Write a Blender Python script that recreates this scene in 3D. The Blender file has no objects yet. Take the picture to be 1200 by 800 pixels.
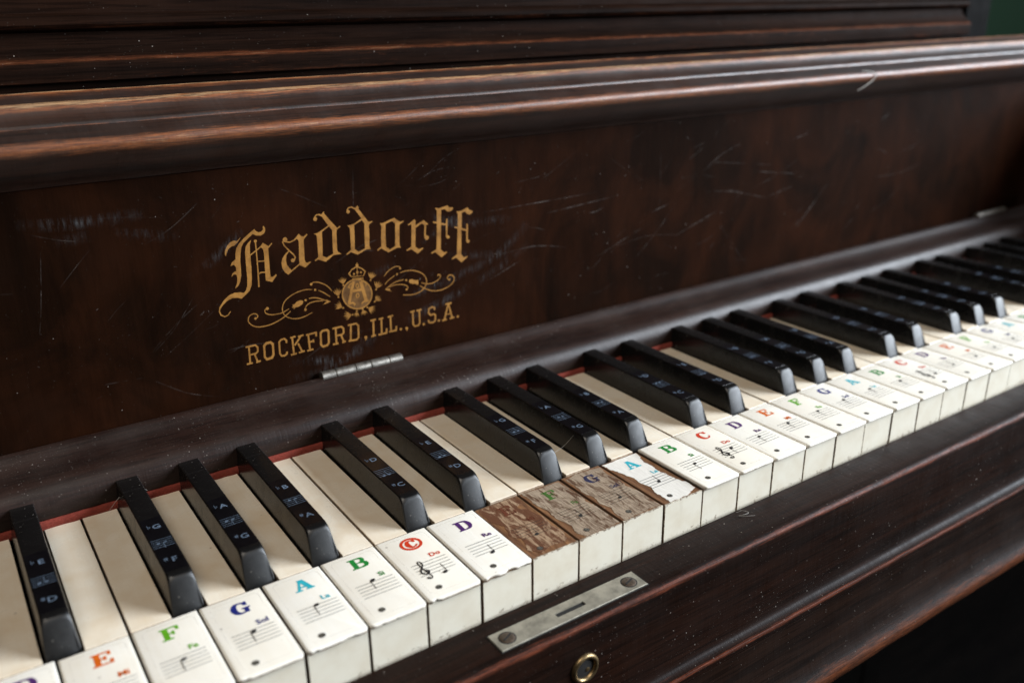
import bpy, bmesh, math, random
from mathutils import Vector, Matrix
from mathutils.geometry import tessellate_polygon

# ---------------------------------------------------------------- camera, light, exposure
# All lengths below are millimetres: X runs along the keyboard (0 = left edge of middle C),
# Y runs into the piano (0 = front lip of the white keys), Z is up (0 = top of the white keys).
MM = 0.001
sc = bpy.context.scene
COL = sc.collection
CAM_POS = (-124.468, -242.239, 203.495)
YAW, PITCH, ROLL, FPX = 0.591276, 0.361800, -0.014490, 1045.147
def cam_axes():
    f = Vector((math.sin(YAW)*math.cos(PITCH), math.cos(YAW)*math.cos(PITCH), -math.sin(PITCH)))
    r = Vector((math.cos(YAW), -math.sin(YAW), 0)); u = r.cross(f)
    return r*math.cos(ROLL)+u*math.sin(ROLL), -r*math.sin(ROLL)+u*math.cos(ROLL), f
cr, cu, cf = cam_axes()
cd = bpy.data.cameras.new('camera'); cam = bpy.data.objects.new('camera', cd); COL.objects.link(cam)
cam.matrix_world = Matrix(((cr.x, cu.x, -cf.x, CAM_POS[0]*MM), (cr.y, cu.y, -cf.y, CAM_POS[1]*MM), (cr.z, cu.z, -cf.z, CAM_POS[2]*MM), (0, 0, 0, 1)))
cd.sensor_width = 36; cd.lens = FPX/1200*36; cd.clip_start = 0.01; cd.clip_end = 50
cd.dof.use_dof = True; cd.dof.focus_distance = 0.400; cd.dof.aperture_fstop = 6.6; cd.dof.aperture_blades = 9
sc.camera = cam
w = bpy.data.worlds.new('World'); sc.world = w; w.use_nodes = True
bg = w.node_tree.nodes['Background']; bg.inputs[0].default_value = (0.80, 0.86, 1.0, 1); bg.inputs[1].default_value = 0.014

def area(name, loc, target, sx, sy, power, col):
    d = bpy.data.lights.new(name, 'AREA'); d.shape = 'RECTANGLE'; d.size = sx; d.size_y = sy; d.energy = power; d.color = col
    o = bpy.data.objects.new(name, d); COL.objects.link(o); o.location = loc
    o.rotation_euler = (Vector(target)-Vector(loc)).to_track_quat('-Z', 'Y').to_euler(); return o
# daylight from a window of the room, to the right of the player and in front of the piano
area('window_light', (2.0, -1.15, 0.93), (0.0, -1.0, 0.93), 1.9, 1.4, 235, (0.83, 0.91, 1.0))
# added overhead fill lamp, lifts and warms the shadows between the keys
area('fill_light', (-0.8, -0.75, 2.3), (0.1, 0.1, 0.05), 1.4, 1.4, 32, (1.0, 0.91, 0.80))
sc.view_settings.view_transform = 'Standard'; sc.view_settings.look = 'None'
sc.view_settings.exposure = -0.14; sc.view_settings.gamma = 1.0; sc.view_settings.use_curve_mapping = False
sc.cycles.max_bounces = 8

# ---------------------------------------------------------------- helpers
def link(name, me, mat=None, parent=None):
    o = bpy.data.objects.new(name, me); COL.objects.link(o)
    if mat is not None and me is not None and not me.materials: me.materials.append(mat)
    if parent is not None: o.parent = parent
    return o
def mesh(name, verts, faces, smooth=None, wear=None):
    me = bpy.data.meshes.new(name)
    me.from_pydata([(a*MM, b*MM, c*MM) for a, b, c in verts], [], faces)
    if wear is not None:
        at = me.attributes.new('wear', 'FLOAT', 'POINT'); at.data.foreach_set('value', wear)
    if smooth is not None:
        me.polygons.foreach_set('use_smooth', [True]*len(me.polygons)); me.set_sharp_from_angle(angle=math.radians(smooth))
    me.update(); return me
def fix_normals(me):
    b = bmesh.new(); b.from_mesh(me); bmesh.ops.recalc_face_normals(b, faces=b.faces); b.to_mesh(me); b.free(); return me
def box_geo(x0, x1, y0, y1, z0, z1):
    v = [(x, y, z) for x in (x0, x1) for y in (y0, y1) for z in (z0, z1)]
    return v, [(0,1,3,2), (4,6,7,5), (0,4,5,1), (2,3,7,6), (0,2,6,4), (1,5,7,3)]
def bevel_box(name, x0, x1, y0, y1, z0, z1, r=0.8, seg=2):
    v, f = box_geo(x0, x1, y0, y1, z0, z1); me = mesh(name, v, f)
    b = bmesh.new(); b.from_mesh(me); bmesh.ops.recalc_face_normals(b, faces=b.faces)
    bmesh.ops.bevel(b, geom=b.edges[:], offset=r*MM, segments=seg, affect='EDGES', profile=0.6)
    b.to_mesh(me); b.free(); me.polygons.foreach_set('use_smooth', [True]*len(me.polygons)); me.set_sharp_from_angle(angle=math.radians(15)); return me
def rings_mesh(name, rings, smooth=40, wear=None, cap=(True, True)):
    n = len(rings[0]); v = [p for r in rings for p in r]; f = []
    for k in range(len(rings)-1):
        for i in range(n):
            j = (i+1) % n; f.append((k*n+i, k*n+j, (k+1)*n+j, (k+1)*n+i))
    if cap[0]: f.append(tuple(range(n-1, -1, -1)))
    if cap[1]: f.append(tuple((len(rings)-1)*n+i for i in range(n)))
    return fix_normals(mesh(name, v, f, smooth, wear))
def catmull(pts, sub):
    out = []
    for i in range(len(pts)-1):
        a = pts[max(i-1, 0)]; b = pts[i]; c = pts[i+1]; d = pts[min(i+2, len(pts)-1)]
        for s in range(sub):
            t = s/sub
            out.append(tuple(0.5*(2*b[k]+(c[k]-a[k])*t+(2*a[k]-5*b[k]+4*c[k]-d[k])*t*t+(3*b[k]-a[k]-3*c[k]+d[k])*t**3) for k in range(len(b))))
    out.append(tuple(pts[-1])); return out
def moulding(name, prof, x0, x1, mat, parent, back, nx=150, jit=0.0, seed=1, smooth=38):
    """prof: visible profile [(y, z, wear)]; back: closing points [(y, z)]; swept along X with slight handmade unevenness."""
    rnd = random.Random(seed)
    pr = list(prof)+[(y, z, 0) for y, z in back]; n = len(pr); m = len(prof)
    ph = [(rnd.uniform(0, 6.3), rnd.uniform(.008, .03), rnd.uniform(.05, .2)) for _ in range(6)]
    rings = []; wear = []
    for k in range(nx+1):
        x = x0+(x1-x0)*k/nx; d = sum(math.sin(p+f*x)*0.4+math.sin(2*p+h*x)*0.25 for p, f, h in ph)*jit
        rings.append([(x, y+(d*.7 if i < m else 0), z+(d if i < m else 0)) for i, (y, z, q) in enumerate(pr)]); wear += [q for _, _, q in pr]
    return link(name, rings_mesh(name, rings, smooth, wear), mat, parent)

class Flat:
    """flat printed shapes; pl maps (u, v, layer) to a 3-D point in mm; each piece one hair above the last so none share a plane"""
    def __init__(s, pl): s.v = []; s.f = []; s.pl = pl; s.layer = 0
    def poly(s, outer, hole=None):
        loops = [[Vector((a, b, 0)) for a, b in outer]]
        if hole: loops.append([Vector((a, b, 0)) for a, b in hole])
        flat = [p for l in loops for p in l]; o = len(s.v)
        s.v += [s.pl(p.x, p.y, s.layer) for p in flat]; s.layer += 1
        for t in tessellate_polygon(loops): s.f.append(tuple(o+i for i in t))
    def stroke(s, widths, pts, sub=1):
        if isinstance(widths, (int, float)): widths = [widths]*len(pts)
        q = [(a, b, c) for (a, b), c in zip(pts, widths)]
        if sub > 1 and len(q) > 2: q = catmull(q, sub)
        o = len(s.v); L = s.layer; s.layer += 1; n = len(q)
        for i in range(n):
            a = q[max(i-1, 0)]; b = q[i]; c = q[min(i+1, n-1)]
            d1 = Vector((b[0]-a[0], b[1]-a[1])); d2 = Vector((c[0]-b[0], c[1]-b[1]))
            d1 = d1.normalized() if d1.length > 0 else d2.normalized(); d2 = d2.normalized() if d2.length > 0 else d1
            t = d1+d2; t = t.normalized() if t.length > 1e-6 else d1
            h = b[2]/2/max(t.dot(d1), 0.55); nx, ny = -t.y*h, t.x*h
            s.v += [s.pl(b[0]+nx, b[1]+ny, L), s.pl(b[0]-nx, b[1]-ny, L)]
            if i: k = o+2*i; s.f.append((k-2, k-1, k+1, k))
    def blob(s, c, rx, ry=None, n=14, ang=0):
        ry = ry or rx; ca, sa = math.cos(ang), math.sin(ang)
        s.poly([(c[0]+rx*math.cos(t)*ca-ry*math.sin(t)*sa, c[1]+rx*math.cos(t)*sa+ry*math.sin(t)*ca) for t in (2*math.pi*k/n for k in range(n))])
    def mesh(s, name):
        return mesh(name, s.v, s.f)

# ---------------------------------------------------------------- materials
class NT:
    def __init__(s, name, **kw):
        s.m = bpy.data.materials.new(name); s.m.use_nodes = True; s.t = s.m.node_tree; s.b = s.t.nodes['Principled BSDF']; s.out = s.t.nodes['Material Output']
    def n(s, typ, **kw):
        nd = s.t.nodes.new(typ)
        for k, v in kw.items():
            if isinstance(k, str) and hasattr(nd, k): setattr(nd, k, v)
        return nd
    def l(s, a, b): s.t.links.new(a, b)
    def coord(s, scale=(1, 1, 1), rot=(0, 0, 0), kind='Object', loc=None):
        tc = s.n('ShaderNodeTexCoord'); mp = s.n('ShaderNodeMapping'); mp.inputs['Scale'].default_value = scale; mp.inputs['Rotation'].default_value = rot
        s.l(tc.outputs[kind], mp.inputs[0])
        if loc is not None: s.l(loc, mp.inputs['Location'])
        return mp.outputs[0]
    def noise(s, vec, scale=1, detail=4, rough=0.55, dist=0.0):
        nd = s.n('ShaderNodeTexNoise'); nd.inputs['Scale'].default_value = scale; nd.inputs['Detail'].default_value = detail; nd.inputs['Roughness'].default_value = rough; nd.inputs['Distortion'].default_value = dist
        s.l(vec, nd.inputs['Vector']); return nd.outputs['Fac']
    def ramp(s, fac, *stops):
        nd = s.n('ShaderNodeValToRGB'); e = nd.color_ramp.elements
        while len(e) < len(stops): e.new(0.5)
        for k, (p, c) in enumerate(stops):
            e[k].position = p; e[k].color = (c, c, c, 1) if isinstance(c, (int, float)) else (*c, 1)
        s.l(fac, nd.inputs[0]); return nd.outputs[0]
    def math(s, op, a, b=0.0, clamp=False):
        nd = s.n('ShaderNodeMath'); nd.operation = op; nd.use_clamp = clamp
        for i, x in enumerate((a, b)):
            if isinstance(x, (int, float)): nd.inputs[i].default_value = x
            else: s.l(x, nd.inputs[i])
        return nd.outputs[0]
    def mix(s, fac, a, b):
        nd = s.n('ShaderNodeMix'); nd.data_type = 'RGBA'
        for i, x in ((0, fac), (6, a), (7, b)):
            if isinstance(x, (int, float)): nd.inputs[i].default_value = x if i == 0 else (x, x, x, 1)
            elif isinstance(x, tuple): nd.inputs[i].default_value = (*x, 1)
            else: s.l(x, nd.inputs[i])
        return nd.outputs[2]
    def dust(s, vec, scale, amount, seedcol=True):
        v = s.n('ShaderNodeTexVoronoi'); v.inputs['Scale'].default_value = scale; s.l(vec, v.inputs['Vector'])
        sep = s.n('ShaderNodeSeparateColor'); s.l(v.outputs['Color'], sep.inputs[0])
        r = s.math('MULTIPLY', s.math('SUBTRACT', sep.outputs[0], 1-amount), 0.30/amount)
        return s.math('MULTIPLY', s.math('GREATER_THAN', r, v.outputs['Distance']), sep.outputs[1])
    def bump(s, h, strength=0.2, dist=0.0002):
        nd = s.n('ShaderNodeBump'); nd.inputs['Strength'].default_value = strength; nd.inputs['Distance'].default_value = dist
        s.l(h, nd.inputs['Height']); s.l(nd.outputs[0], s.b.inputs['Normal'])
    def set(s, **kw):
        for k, v in kw.items():
            i = s.b.inputs[k.replace('_', ' ')]
            if isinstance(v, (int, float)): i.default_value = v
            elif isinstance(v, tuple): i.default_value = (*v, 1)
            else: s.l(v, i)
        return s.m

def wood(name, dark, mid, worn, grain=(6, 170, 170), cross=(700, 60, 60), rough=(0.32, 0.55), dustamt=0.10, dustscale=1000, film=0.25, wearbias=0.0, mottle=None, spec=0.5, coat=0.0, redmul=(0.50, 0.32, 0.25), porew=0.55):
    t = NT(name); vg = t.coord(grain); vo = t.coord((1, 1, 1)); vc = t.coord(cross)
    g1 = t.noise(vg, 1.0, 6, 0.6, 0.4)
    col = t.mix(t.ramp(g1, (0.36, 0.0), (0.68, 1.0)), dark, mid)
    if mottle:
        mt = t.noise(t.coord(mottle[0]), 1.0, 5, 0.6, 0.8)
        col = t.mix(t.ramp(mt, (0.40, 0.0), (0.74, 1.0)), col, mottle[1])
    pores = t.noise(t.coord(tuple(g*6 for g in grain)), 1.0, 2, 0.5)
    col = t.mix(t.ramp(pores, (0.36, porew), (0.50, 0.0)), col, tuple(c*0.35 for c in dark))
    at = t.n('ShaderNodeAttribute'); at.attribute_name = 'wear'
    wn = t.noise(t.coord((70, 900, 900)), 1.0, 8, 0.75, 0.5); wl = t.noise(t.coord((14, 60, 60)), 1.0, 6, 0.7)
    ws = t.math('ADD', at.outputs['Fac'], t.math('MULTIPLY', t.math('SUBTRACT', t.math('ADD', wn, t.math('MULTIPLY', wl, 0.6)), 0.8), 1.25))
    streak = t.ramp(t.noise(t.coord((90, 2200, 2200)), 1.0, 6, 0.75), (0.38, 0.10), (0.60, 1.0))
    red = tuple(a*b for a, b in zip(worn, redmul))
    wcol = t.mix(t.ramp(ws, (0.80, 0.0), (1.05, 1.0)), red, worn)
    col = t.mix(t.math('MULTIPLY', t.ramp(ws, (0.36, 0.0), (0.72, 1.0)), streak), col, wcol)
    smear = t.ramp(t.noise(vo, 28, 5, 0.6), (0.42, 0.0), (0.75, film))
    col = t.mix(smear, col, (0.058, 0.043, 0.036))
    d = t.math('MAXIMUM', t.dust(vo, dustscale, dustamt), t.math('MULTIPLY', t.dust(vo, dustscale*2.3, dustamt*1.3), 0.6))
    dm = t.math('MULTIPLY', d, t.ramp(t.noise(vo, 40, 3), (0.38, 0.12), (0.66, 0.85)))
    col = t.mix(dm, col, (0.34, 0.30, 0.26))
    crack = t.noise(vc, 1.0, 3, 0.6); fine = t.noise(vo, 1500, 3, 0.6)
    t.bump(t.math('ADD', t.math('ADD', crack, t.math('MULTIPLY', fine, 0.35)), t.math('MULTIPLY', pores, 0.5)), 0.55, 0.00012)
    r = t.ramp(t.math('ADD', t.math('MULTIPLY', t.noise(vo, 55, 4), 0.6), t.math('MULTIPLY', crack, 0.4)), (0.3, rough[0]), (0.7, rough[1]))
    r = t.math('MAXIMUM', r, t.math('MULTIPLY', dm, 0.9))
    t.set(Base_Color=col, Roughness=r, Specular_IOR_Level=spec, Coat_Weight=coat, Coat_Roughness=0.35); return t.m

M = {}
M['panel'] = wood('dark_mahogany_panel', (0.0056, 0.0023, 0.0011), (0.0095, 0.0035, 0.0016), (0.22, 0.10, 0.05), grain=(70, 70, 9), cross=(900, 80, 60), rough=(0.52, 0.68), dustamt=0.012, film=0.02, spec=0.012, porew=0.14, mottle=((20, 20, 13), (0.0215, 0.0066, 0.0026)))
M['lid'] = wood('worn_lid_mahogany', (0.013, 0.0062, 0.0042), (0.034, 0.0135, 0.0078), (0.42, 0.24, 0.115), redmul=(0.58, 0.30, 0.17), rough=(0.40, 0.56), dustamt=0.03, film=0.16, spec=0.48)
M['rail'] = wood('crackled_rail_finish', (0.0125, 0.0062, 0.0048), (0.024, 0.0112, 0.0078), (0.20, 0.09, 0.045), grain=(10, 120, 120), cross=(950, 70, 70), rough=(0.36, 0.50), dustamt=0.20, film=0.25, spec=0.26)
M['slip'] = wood('key_slip_mahogany', (0.0064, 0.0032, 0.0022), (0.0170, 0.0064, 0.0036), (0.30, 0.12, 0.07), rough=(0.36, 0.6), spec=0.07, dustamt=0.10, dustscale=900, film=0.04)
M['bed'] = wood('key_bed_mahogany', (0.0075, 0.0040, 0.0028), (0.0165, 0.0075, 0.0045), (0.26, 0.115, 0.05), rough=(0.34, 0.5), dustamt=0.05, film=0.06, spec=0.11)
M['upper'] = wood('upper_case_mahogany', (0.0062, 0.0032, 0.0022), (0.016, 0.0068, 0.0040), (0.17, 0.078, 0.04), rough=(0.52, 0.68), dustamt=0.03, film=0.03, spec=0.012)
M['lowdark'] = wood('lower_case_dark', (0.0010, 0.0008, 0.0007), (0.0018, 0.0013, 0.001), (0.006, 0.004, 0.003), rough=(0.6, 0.8), dustamt=0.01, film=0.0, spec=0.02)  # near-black colour carries the shade below the key bed

def ivory(name, base, stain_tint, tail=False):
    t = NT(name); info = t.n('ShaderNodeObjectInfo'); vo = t.coord((1, 1, 1), loc=t.math('MULTIPLY', info.outputs['Random'], 7.0))
    vg = t.coord((900, 14, 300), loc=t.math('MULTIPLY', info.outputs['Random'], 3.0))
    g = t.noise(vg, 1.0, 3, 0.5); n = t.noise(vo, 60, 5, 0.6)
    col = t.mix(t.ramp(n, (0.40, 0.0), (0.72, 0.55 if tail else 0.25)), base, stain_tint)
    col = t.mix(t.ramp(g, (0.35, 0.10), (0.6, 0.0)), col, stain_tint)
    col = t.mix(t.math('MULTIPLY', info.outputs['Random'], 0.35), col, tuple(0.5*(a+b) for a, b in zip(base, stain_tint)))
    at = t.n('ShaderNodeAttribute'); at.attribute_name = 'wear'
    gr = t.ramp(t.math('MULTIPLY', at.outputs['Fac'], t.math('ADD', 0.35, t.noise(vo, 500, 5, 0.7))), (0.30, 0.0), (0.95, 1.0))
    col = t.mix(gr, col, (0.16, 0.085, 0.04))
    sp = t.math('MULTIPLY', t.dust(vo, 420, 0.035), 0.7); col = t.mix(sp, col, (0.12, 0.08, 0.05))
    t.bump(t.math('ADD', t.noise(vo, 900, 3), t.math('MULTIPLY', g, 0.4)), 0.12, 0.0001)
    t.set(Base_Color=col, Roughness=t.ramp(n, (0.3, 0.20), (0.7, 0.42)), Specular_IOR_Level=0.5)
    return t.m
M['ivory'] = ivory('aged_ivory_head', (0.88, 0.84, 0.755), (0.70, 0.58, 0.40))
M['tail'] = ivory('aged_ivory_tail_bounce_tint', (0.86, 0.78, 0.645), (0.64, 0.46, 0.26), True)  # aged ivory, with warm light bounced between the keys tinted into the colour
t = NT('clear_film_edge'); M['film'] = t.set(Base_Color=(0.55, 0.50, 0.42), Roughness=0.3, Alpha=t.ramp(t.noise(t.coord((1, 1, 1)), 120, 4), (0.4, 0.03), (0.7, 0.26)))
t = NT('key_front_celluloid'); info = t.n('ShaderNodeObjectInfo'); vo = t.coord((1, 1, 1), loc=t.math('MULTIPLY', info.outputs['Random'], 5.0))
col = t.mix(t.ramp(t.noise(vo, 90, 5, 0.6), (0.4, 0.0), (0.75, 0.5)), (0.71, 0.655, 0.535), (0.57, 0.48, 0.345))
at = t.n('ShaderNodeAttribute'); at.attribute_name = 'wear'
col = t.mix(t.ramp(t.math('MULTIPLY', at.outputs['Fac'], t.noise(vo, 380, 6, 0.75)), (0.43, 0.0), (0.54, 0.9)), col, (0.15, 0.095, 0.055))
col = t.mix(t.ramp(t.noise(t.coord((260, 260, 30), loc=t.math('MULTIPLY', info.outputs['Random'], 4.0)), 1.0, 4), (0.62, 0.0), (0.8, 0.25)), col, (0.35, 0.30, 0.2))
t.bump(t.noise(vo, 700, 3), 0.1, 0.0001); M['front'] = t.set(Base_Color=col, Roughness=0.38)
t = NT('key_stick_wood'); v = t.coord((300, 20, 300)); M['stick'] = t.set(Base_Color=t.mix(t.noise(v, 1.0, 4), (0.05, 0.027, 0.014), (0.16, 0.09, 0.045)), Roughness=0.8)
t = NT('bare_key_wood'); info = t.n('ShaderNodeObjectInfo'); lo = t.math('MULTIPLY', info.outputs['Random'], 3.0); vo = t.coord((1, 1, 1), loc=lo)
v = t.coord((420, 38, 300), loc=lo)
a = t.noise(v, 1.0, 6, 0.65, 0.6); b = t.noise(t.coord((190, 70, 100), loc=lo), 1.0, 5, 0.65, 1.0)
col = t.mix(t.ramp(a, (0.35, 0.0), (0.65, 1.0)), (0.075, 0.028, 0.011), (0.27, 0.125, 0.048))
col = t.mix(t.ramp(b, (0.45, 0.0), (0.65, 0.75)), col, (0.14, 0.06, 0.025))
col = t.mix(t.math('MULTIPLY', t.dust(vo, 500, 0.08), 0.6), col, (0.35, 0.28, 0.2))
t.bump(t.math('ADD', a, b), 0.9, 0.0005); M['bare'] = t.set(Base_Color=col, Roughness=0.6)
def residue(name, c1, c2, brown, cover):
    t = NT(name); info = t.n('ShaderNodeObjectInfo'); lo = t.math('MULTIPLY', info.outputs['Random'], 3.0); vo = t.coord((1, 1, 1), loc=lo)
    a = t.noise(t.coord((330, 75, 200), loc=lo), 1.0, 9, 0.75, 0.7); f = t.noise(t.coord((1500, 160, 500), loc=lo), 1.0, 6, 0.75)
    col = t.mix(t.ramp(f, (0.35, 0.0), (0.65, 1.0)), c1, c2)
    col = t.mix(t.ramp(a, (cover, 0.0), (cover+0.07, 1.0)), col, brown)
    t.bump(t.math('ADD', a, t.math('MULTIPLY', f, 0.9)), 0.45, 0.0004); return t.set(Base_Color=col, Roughness=0.62)
M['residue'] = residue('cracked_sticker_residue', (0.15, 0.10, 0.062), (0.42, 0.325, 0.23), (0.085, 0.036, 0.014), 0.515)
M['residue_dark'] = residue('dark_sticker_residue', (0.24, 0.14, 0.075), (0.42, 0.29, 0.18), (0.105, 0.036, 0.012), 0.43)
M['paper'] = residue('torn_white_paper', (0.66, 0.62, 0.55), (0.80, 0.76, 0.69), (0.50, 0.40, 0.29), 0.68)
t = NT('ebony'); vo = t.coord((1, 1, 1)); n = t.noise(vo, 120, 5, 0.65)
d = t.math('MAXIMUM', t.dust(vo, 900, 0.10), t.math('MULTIPLY', t.dust(vo, 2000, 0.12), 0.6))
d = t.math('MULTIPLY', d, t.ramp(t.noise(vo, 50, 3), (0.40, 0.1), (0.65, 0.7)))
col = t.mix(d, t.mix(n, (0.0035, 0.0034, 0.0036), (0.008, 0.0076, 0.0072)), (0.34, 0.31, 0.27))
at = t.n('ShaderNodeAttribute'); at.attribute_name = 'wear'
sc1 = t.ramp(t.noise(t.coord((30, 900, 900)), 1.0, 4, 0.7), (0.60, 0.0), (0.74, 0.12)); col = t.mix(sc1, col, (0.10, 0.095, 0.09))
t.bump(t.math('ADD', t.noise(vo, 1400, 3), t.math('MULTIPLY', n, 0.8)), 0.18, 0.00012)
M['ebony'] = t.set(Base_Color=col, Roughness=t.math('ADD', t.ramp(n, (0.3, 0.18), (0.7, 0.32)), t.math('MULTIPLY', at.outputs['Fac'], 0.22)), Specular_IOR_Level=t.math('ADD', 0.42, t.math('MULTIPLY', at.outputs['Fac'], 0.12)))
def plain(name, c, rough=0.45, metal=0.0, var=0.25, scale=300):
    t = NT(name); n = t.noise(t.coord((1, 1, 1)), scale, 5, 0.65)
    return t.set(Base_Color=t.mix(t.ramp(n, (0.38, 0.0), (0.68, 1.0)), c, tuple(x*(1-var) for x in c)), Roughness=rough, Metallic=metal)
def gold(name, c, low):
    t = NT(name); vo = t.coord((1, 1, 1)); n = t.noise(vo, 260, 6, 0.7)
    col = t.mix(t.ramp(n, (0.40, 0.0), (0.70, 1.0)), c, low)
    pin = t.math('MAXIMUM', t.dust(vo, 850, 0.16), t.dust(vo, 420, 0.05)); col = t.mix(t.math('MULTIPLY', pin, 0.85), col, (0.03, 0.014, 0.008))
    crk = t.ramp(t.noise(t.coord((1400, 300, 90)), 1.0, 4, 0.7), (0.28, 0.7), (0.36, 0.0)); col = t.mix(crk, col, (0.04, 0.018, 0.009))
    return t.set(Base_Color=col, Roughness=0.5, Metallic=0.12, Specular_IOR_Level=0.15)
M['gold'] = gold('gold_leaf_print', (0.34, 0.158, 0.036), (0.19, 0.082, 0.018))
M['gold_dim'] = gold('stippled_gold_print', (0.15, 0.072, 0.023), (0.055, 0.024, 0.008))
M['steel'] = plain('nickel_hinge', (0.38, 0.35, 0.31), 0.42, 0.9, 0.6, 400)
M['plate'] = plain('dull_nickel_plate', (0.34, 0.31, 0.245), 0.5, 0.45, 0.5, 160)
M['screw'] = plain('dark_screw_head', (0.12, 0.085, 0.06), 0.5, 0.7, 0.5, 600)
M['brass'] = plain('aged_brass', (0.33, 0.23, 0.115), 0.36, 0.9, 0.55, 300)
t = NT('red_felt'); vo = t.coord((1, 1, 1)); n = t.noise(vo, 900, 5, 0.7)
t.bump(n, 1.0, 0.0006); M['felt'] = t.set(Base_Color=t.mix(n, (0.10, 0.012, 0.008), (0.36, 0.060, 0.035)), Roughness=0.95)
M['black_hole'] = plain('dark_recess', (0.006, 0.005, 0.004), 0.8)
INK = {'A': (0.03, 0.42, 0.50), 'B': (0.012, 0.22, 0.035), 'C': (0.62, 0.045, 0.012), 'D': (0.075, 0.02, 0.13), 'E': (0.70, 0.13, 0.008), 'F': (0.12, 0.38, 0.015), 'G': (0.012, 0.02, 0.17)}
for k, c in INK.items(): M['ink'+k] = plain('sticker_ink_'+k.lower(), c, 0.4, 0, 0.2)
def fadedink(k, c):
    t = NT('faded_ink_'+k.lower()); n = t.noise(t.coord((500, 160, 300)), 1.0, 6, 0.7)
    return t.set(Base_Color=c, Roughness=0.6, Alpha=t.ramp(n, (0.38, 0.25), (0.52, 0.97)))
M['oldink'] = fadedink('black', (0.02, 0.018, 0.016))
for k, c in INK.items(): M['old'+k] = fadedink(k, tuple(x*(.16 if k == 'E' else .30)+.008 for x in c))
M['ink'] = plain('black_sticker_ink', (0.022, 0.020, 0.020), 0.45)
M['white_ink'] = plain('pale_blue_white_ink', (0.125, 0.17, 0.235), 0.5, 0, 0.5)
M['fibre'] = plain('pale_dust_fibre', (0.45, 0.42, 0.38), 0.9)
def scuffmat(name, c, scale, lo, hi, rot=0.0):
    t = NT(name); n = t.noise(t.coord(scale, (0, rot, 0)), 1.0, 3, 0.6); n2 = t.noise(t.coord((45, 45, 45)), 1.0, 4)
    at = t.n('ShaderNodeAttribute'); at.attribute_name = 'wear'
    t.set(Base_Color=c, Roughness=0.7); t.set(Alpha=t.math('MULTIPLY', t.math('MULTIPLY', t.ramp(n, (lo, 0.0), (hi, 1.0)), t.ramp(n2, (0.38, 0.0), (0.68, 1.0))), at.outputs['Fac'])); return t.m
M['scuff'] = scuffmat('pale_scuff', (0.105, 0.108, 0.11), (900, 200, 160), 0.42, 0.75, 0.35)
M['scratch'] = scuffmat('pale_scratch', (0.095, 0.076, 0.064), (300, 300, 300), 0.36, 0.6)
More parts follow.
